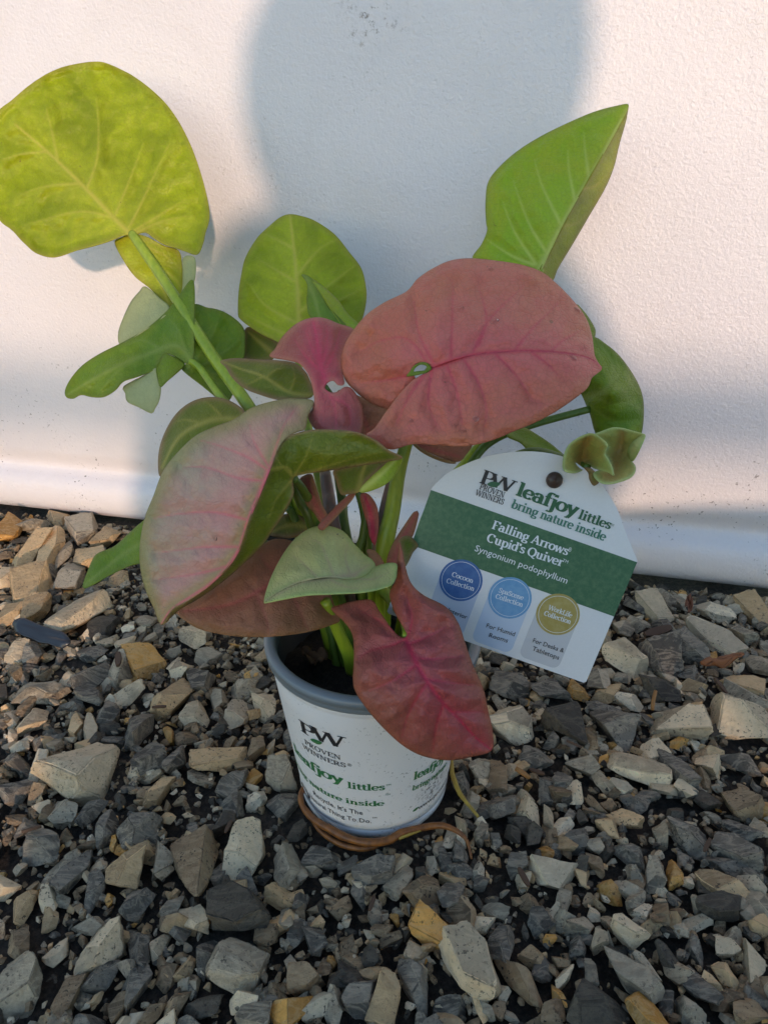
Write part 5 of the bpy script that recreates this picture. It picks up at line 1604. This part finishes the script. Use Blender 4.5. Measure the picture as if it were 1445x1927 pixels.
for i, k in enumerate(names):
    sv_ = me.skin_vertices[0].data[i]
    sv_.radius = (joints[k][3], joints[k][3])
    sv_.use_root = (k == 'pelvis')
ss = person.modifiers.new('sub', 'SUBSURF'); ss.levels = 2; ss.render_levels = 2
bt = NT('person_surface')
oc = bt.n('ShaderNodeTexCoord').outputs['Object']
sx3 = bt.n('ShaderNodeSeparateXYZ'); bt.l(oc, sx3.inputs[0])
skinm = bt.math('ADD', bt.math('GREATER_THAN', sx3.outputs[2], .43), bt.math('GREATER_THAN', sx3.outputs[1], .32), True)
bt.l(bt.mix(skinm, bt.mix(bt.noise(60), (0.66, 0.60, 0.52), (0.60, 0.54, 0.46)), (0.42, 0.25, 0.18)), bt.b.inputs['Base Color'])
bt.b.inputs['Roughness'].default_value = .75
me.materials.append(bt.m)
tag(person, 'person in a beige jacket kneeling on elbows and knees, holding a phone', 'person')
hv, hf = [], []
for j in range(13):
    for i in range(28):
        ph = math.pi * .92 * j / 12
        th = 2 * math.pi * i / 28
        k = 1 + .05 * noise.noise((math.cos(th) * 2, math.sin(th) * 2, ph * 2))
        q = Vector((.118 * math.sin(ph) * math.cos(th), .112 * math.sin(ph) * math.sin(th), .120 * math.cos(ph))) * k
        if q.y > .045 and q.z < .05:
            q.y = .045                                   # the face stays free
        hv.append((q.x, q.y - .022, q.z + .575))
for j in range(12):
    for i in range(28):
        i2 = (i + 1) % 28
        hf.append((j * 28 + i, (j + 1) * 28 + i, (j + 1) * 28 + i2, j * 28 + i2))
mesh_obj('hair', hv, hf, M_HAIR, person)

ph_me = bmesh.new()
bmesh.ops.create_cube(ph_me, size=1)
for v in ph_me.verts:
    v.co = Vector((v.co.x * .074, v.co.y * .156, v.co.z * .008))
bmesh.ops.bevel(ph_me, geom=ph_me.edges[:] + ph_me.verts[:], offset=.003, segments=2, affect='EDGES')
me2 = bpy.data.meshes.new('phone_body'); ph_me.to_mesh(me2); ph_me.free()
me2.materials.append(plain('phone_shell', (0.03, 0.03, 0.035), .35))
phone = empty('phone', (0.02, -0.03, CAM_H - 0.045))
phone.rotation_euler = (math.pi / 2 - PITCH, 0, 0)
tag(phone, 'dark phone held up by the kneeling person', 'phone')
link(bpy.data.objects.new('phone_body', me2), phone)
sv_ = [(-.034, -.074, .0043), (.034, -.074, .0043), (.034, .074, .0043), (-.034, .074, .0043)]
mesh_obj('screen', sv_, [(0, 1, 2, 3)], plain('dark_glass', (0.02, 0.02, 0.025), .1), phone, False)

table_caster = empty('shadow_table', (0.75, -3.3, 0))  # unseen, kind guessed; set far back to cast the soft band of shade
tag(table_caster, 'slatted wooden table added out of view to cast the soft shadow band on the board', 'table')
M_WOOD = plain('weathered_wood', (0.27, 0.21, 0.15), .75)


def box(name, cx, cy, cz, sx, sy, sz, mat, parent):
    bm = bmesh.new()
    bmesh.ops.create_cube(bm, size=1)
    for v in bm.verts:
        v.co = Vector((v.co.x * sx + cx, v.co.y * sy + cy, v.co.z * sz + cz))
    bmesh.ops.bevel(bm, geom=bm.edges[:], offset=min(sx, sy, sz) * .12, segments=2, affect='EDGES')
    me = bpy.data.meshes.new(name); bm.to_mesh(me); bm.free()
    me.materials.append(mat)
    return link(bpy.data.objects.new(name, me), parent)


for k in (-.5, .5):
    box('plank', 0, k * .105, .845, 3.4, .098, .024, M_WOOD, table_caster)
for sx_b in (-1.6, 1.6):
    for sy_b in (-.07, .07):
        box('leg', sx_b, sy_b, .4145, .06, .06, .829, M_WOOD, table_caster)

shadow_bucket = empty('shadow_bucket', (0.515, -0.38, 0))  # unseen, made up to shade the foot of the board at the right
tag(shadow_bucket, 'grey plastic pail added out of view to shade the lower right of the board', 'shadow_bucket')
lathe('bucket_wall', [(0.001, 0.004), (.105, .004), (.112, .008), (.142, .215), (.139, .215), (.109, .010), (.001, .008)], plain('grey_bucket_plastic', (0.20, 0.21, 0.22), .45), shadow_bucket, 40)
lathe('rim', [(.1425, .207), (.149, .207), (.150, .218), (.140, .220), (.139, .216), (.1425, .214)], plain('grey_bucket_rim', (0.17, 0.18, 0.19), .45), shadow_bucket, 40)
tube('handle', [(-.147, 0, .205, .0025), (-.150, -.05, .170, .0025), (-.105, -.145, .125, .0025), (0, -.180, .110, .0025), (.105, -.145, .125, .0025), (.150, -.05, .170, .0025), (.147, 0, .205, .0025)], plain('wire', (0.35, 0.35, 0.35), .3), shadow_bucket, 8, .02)
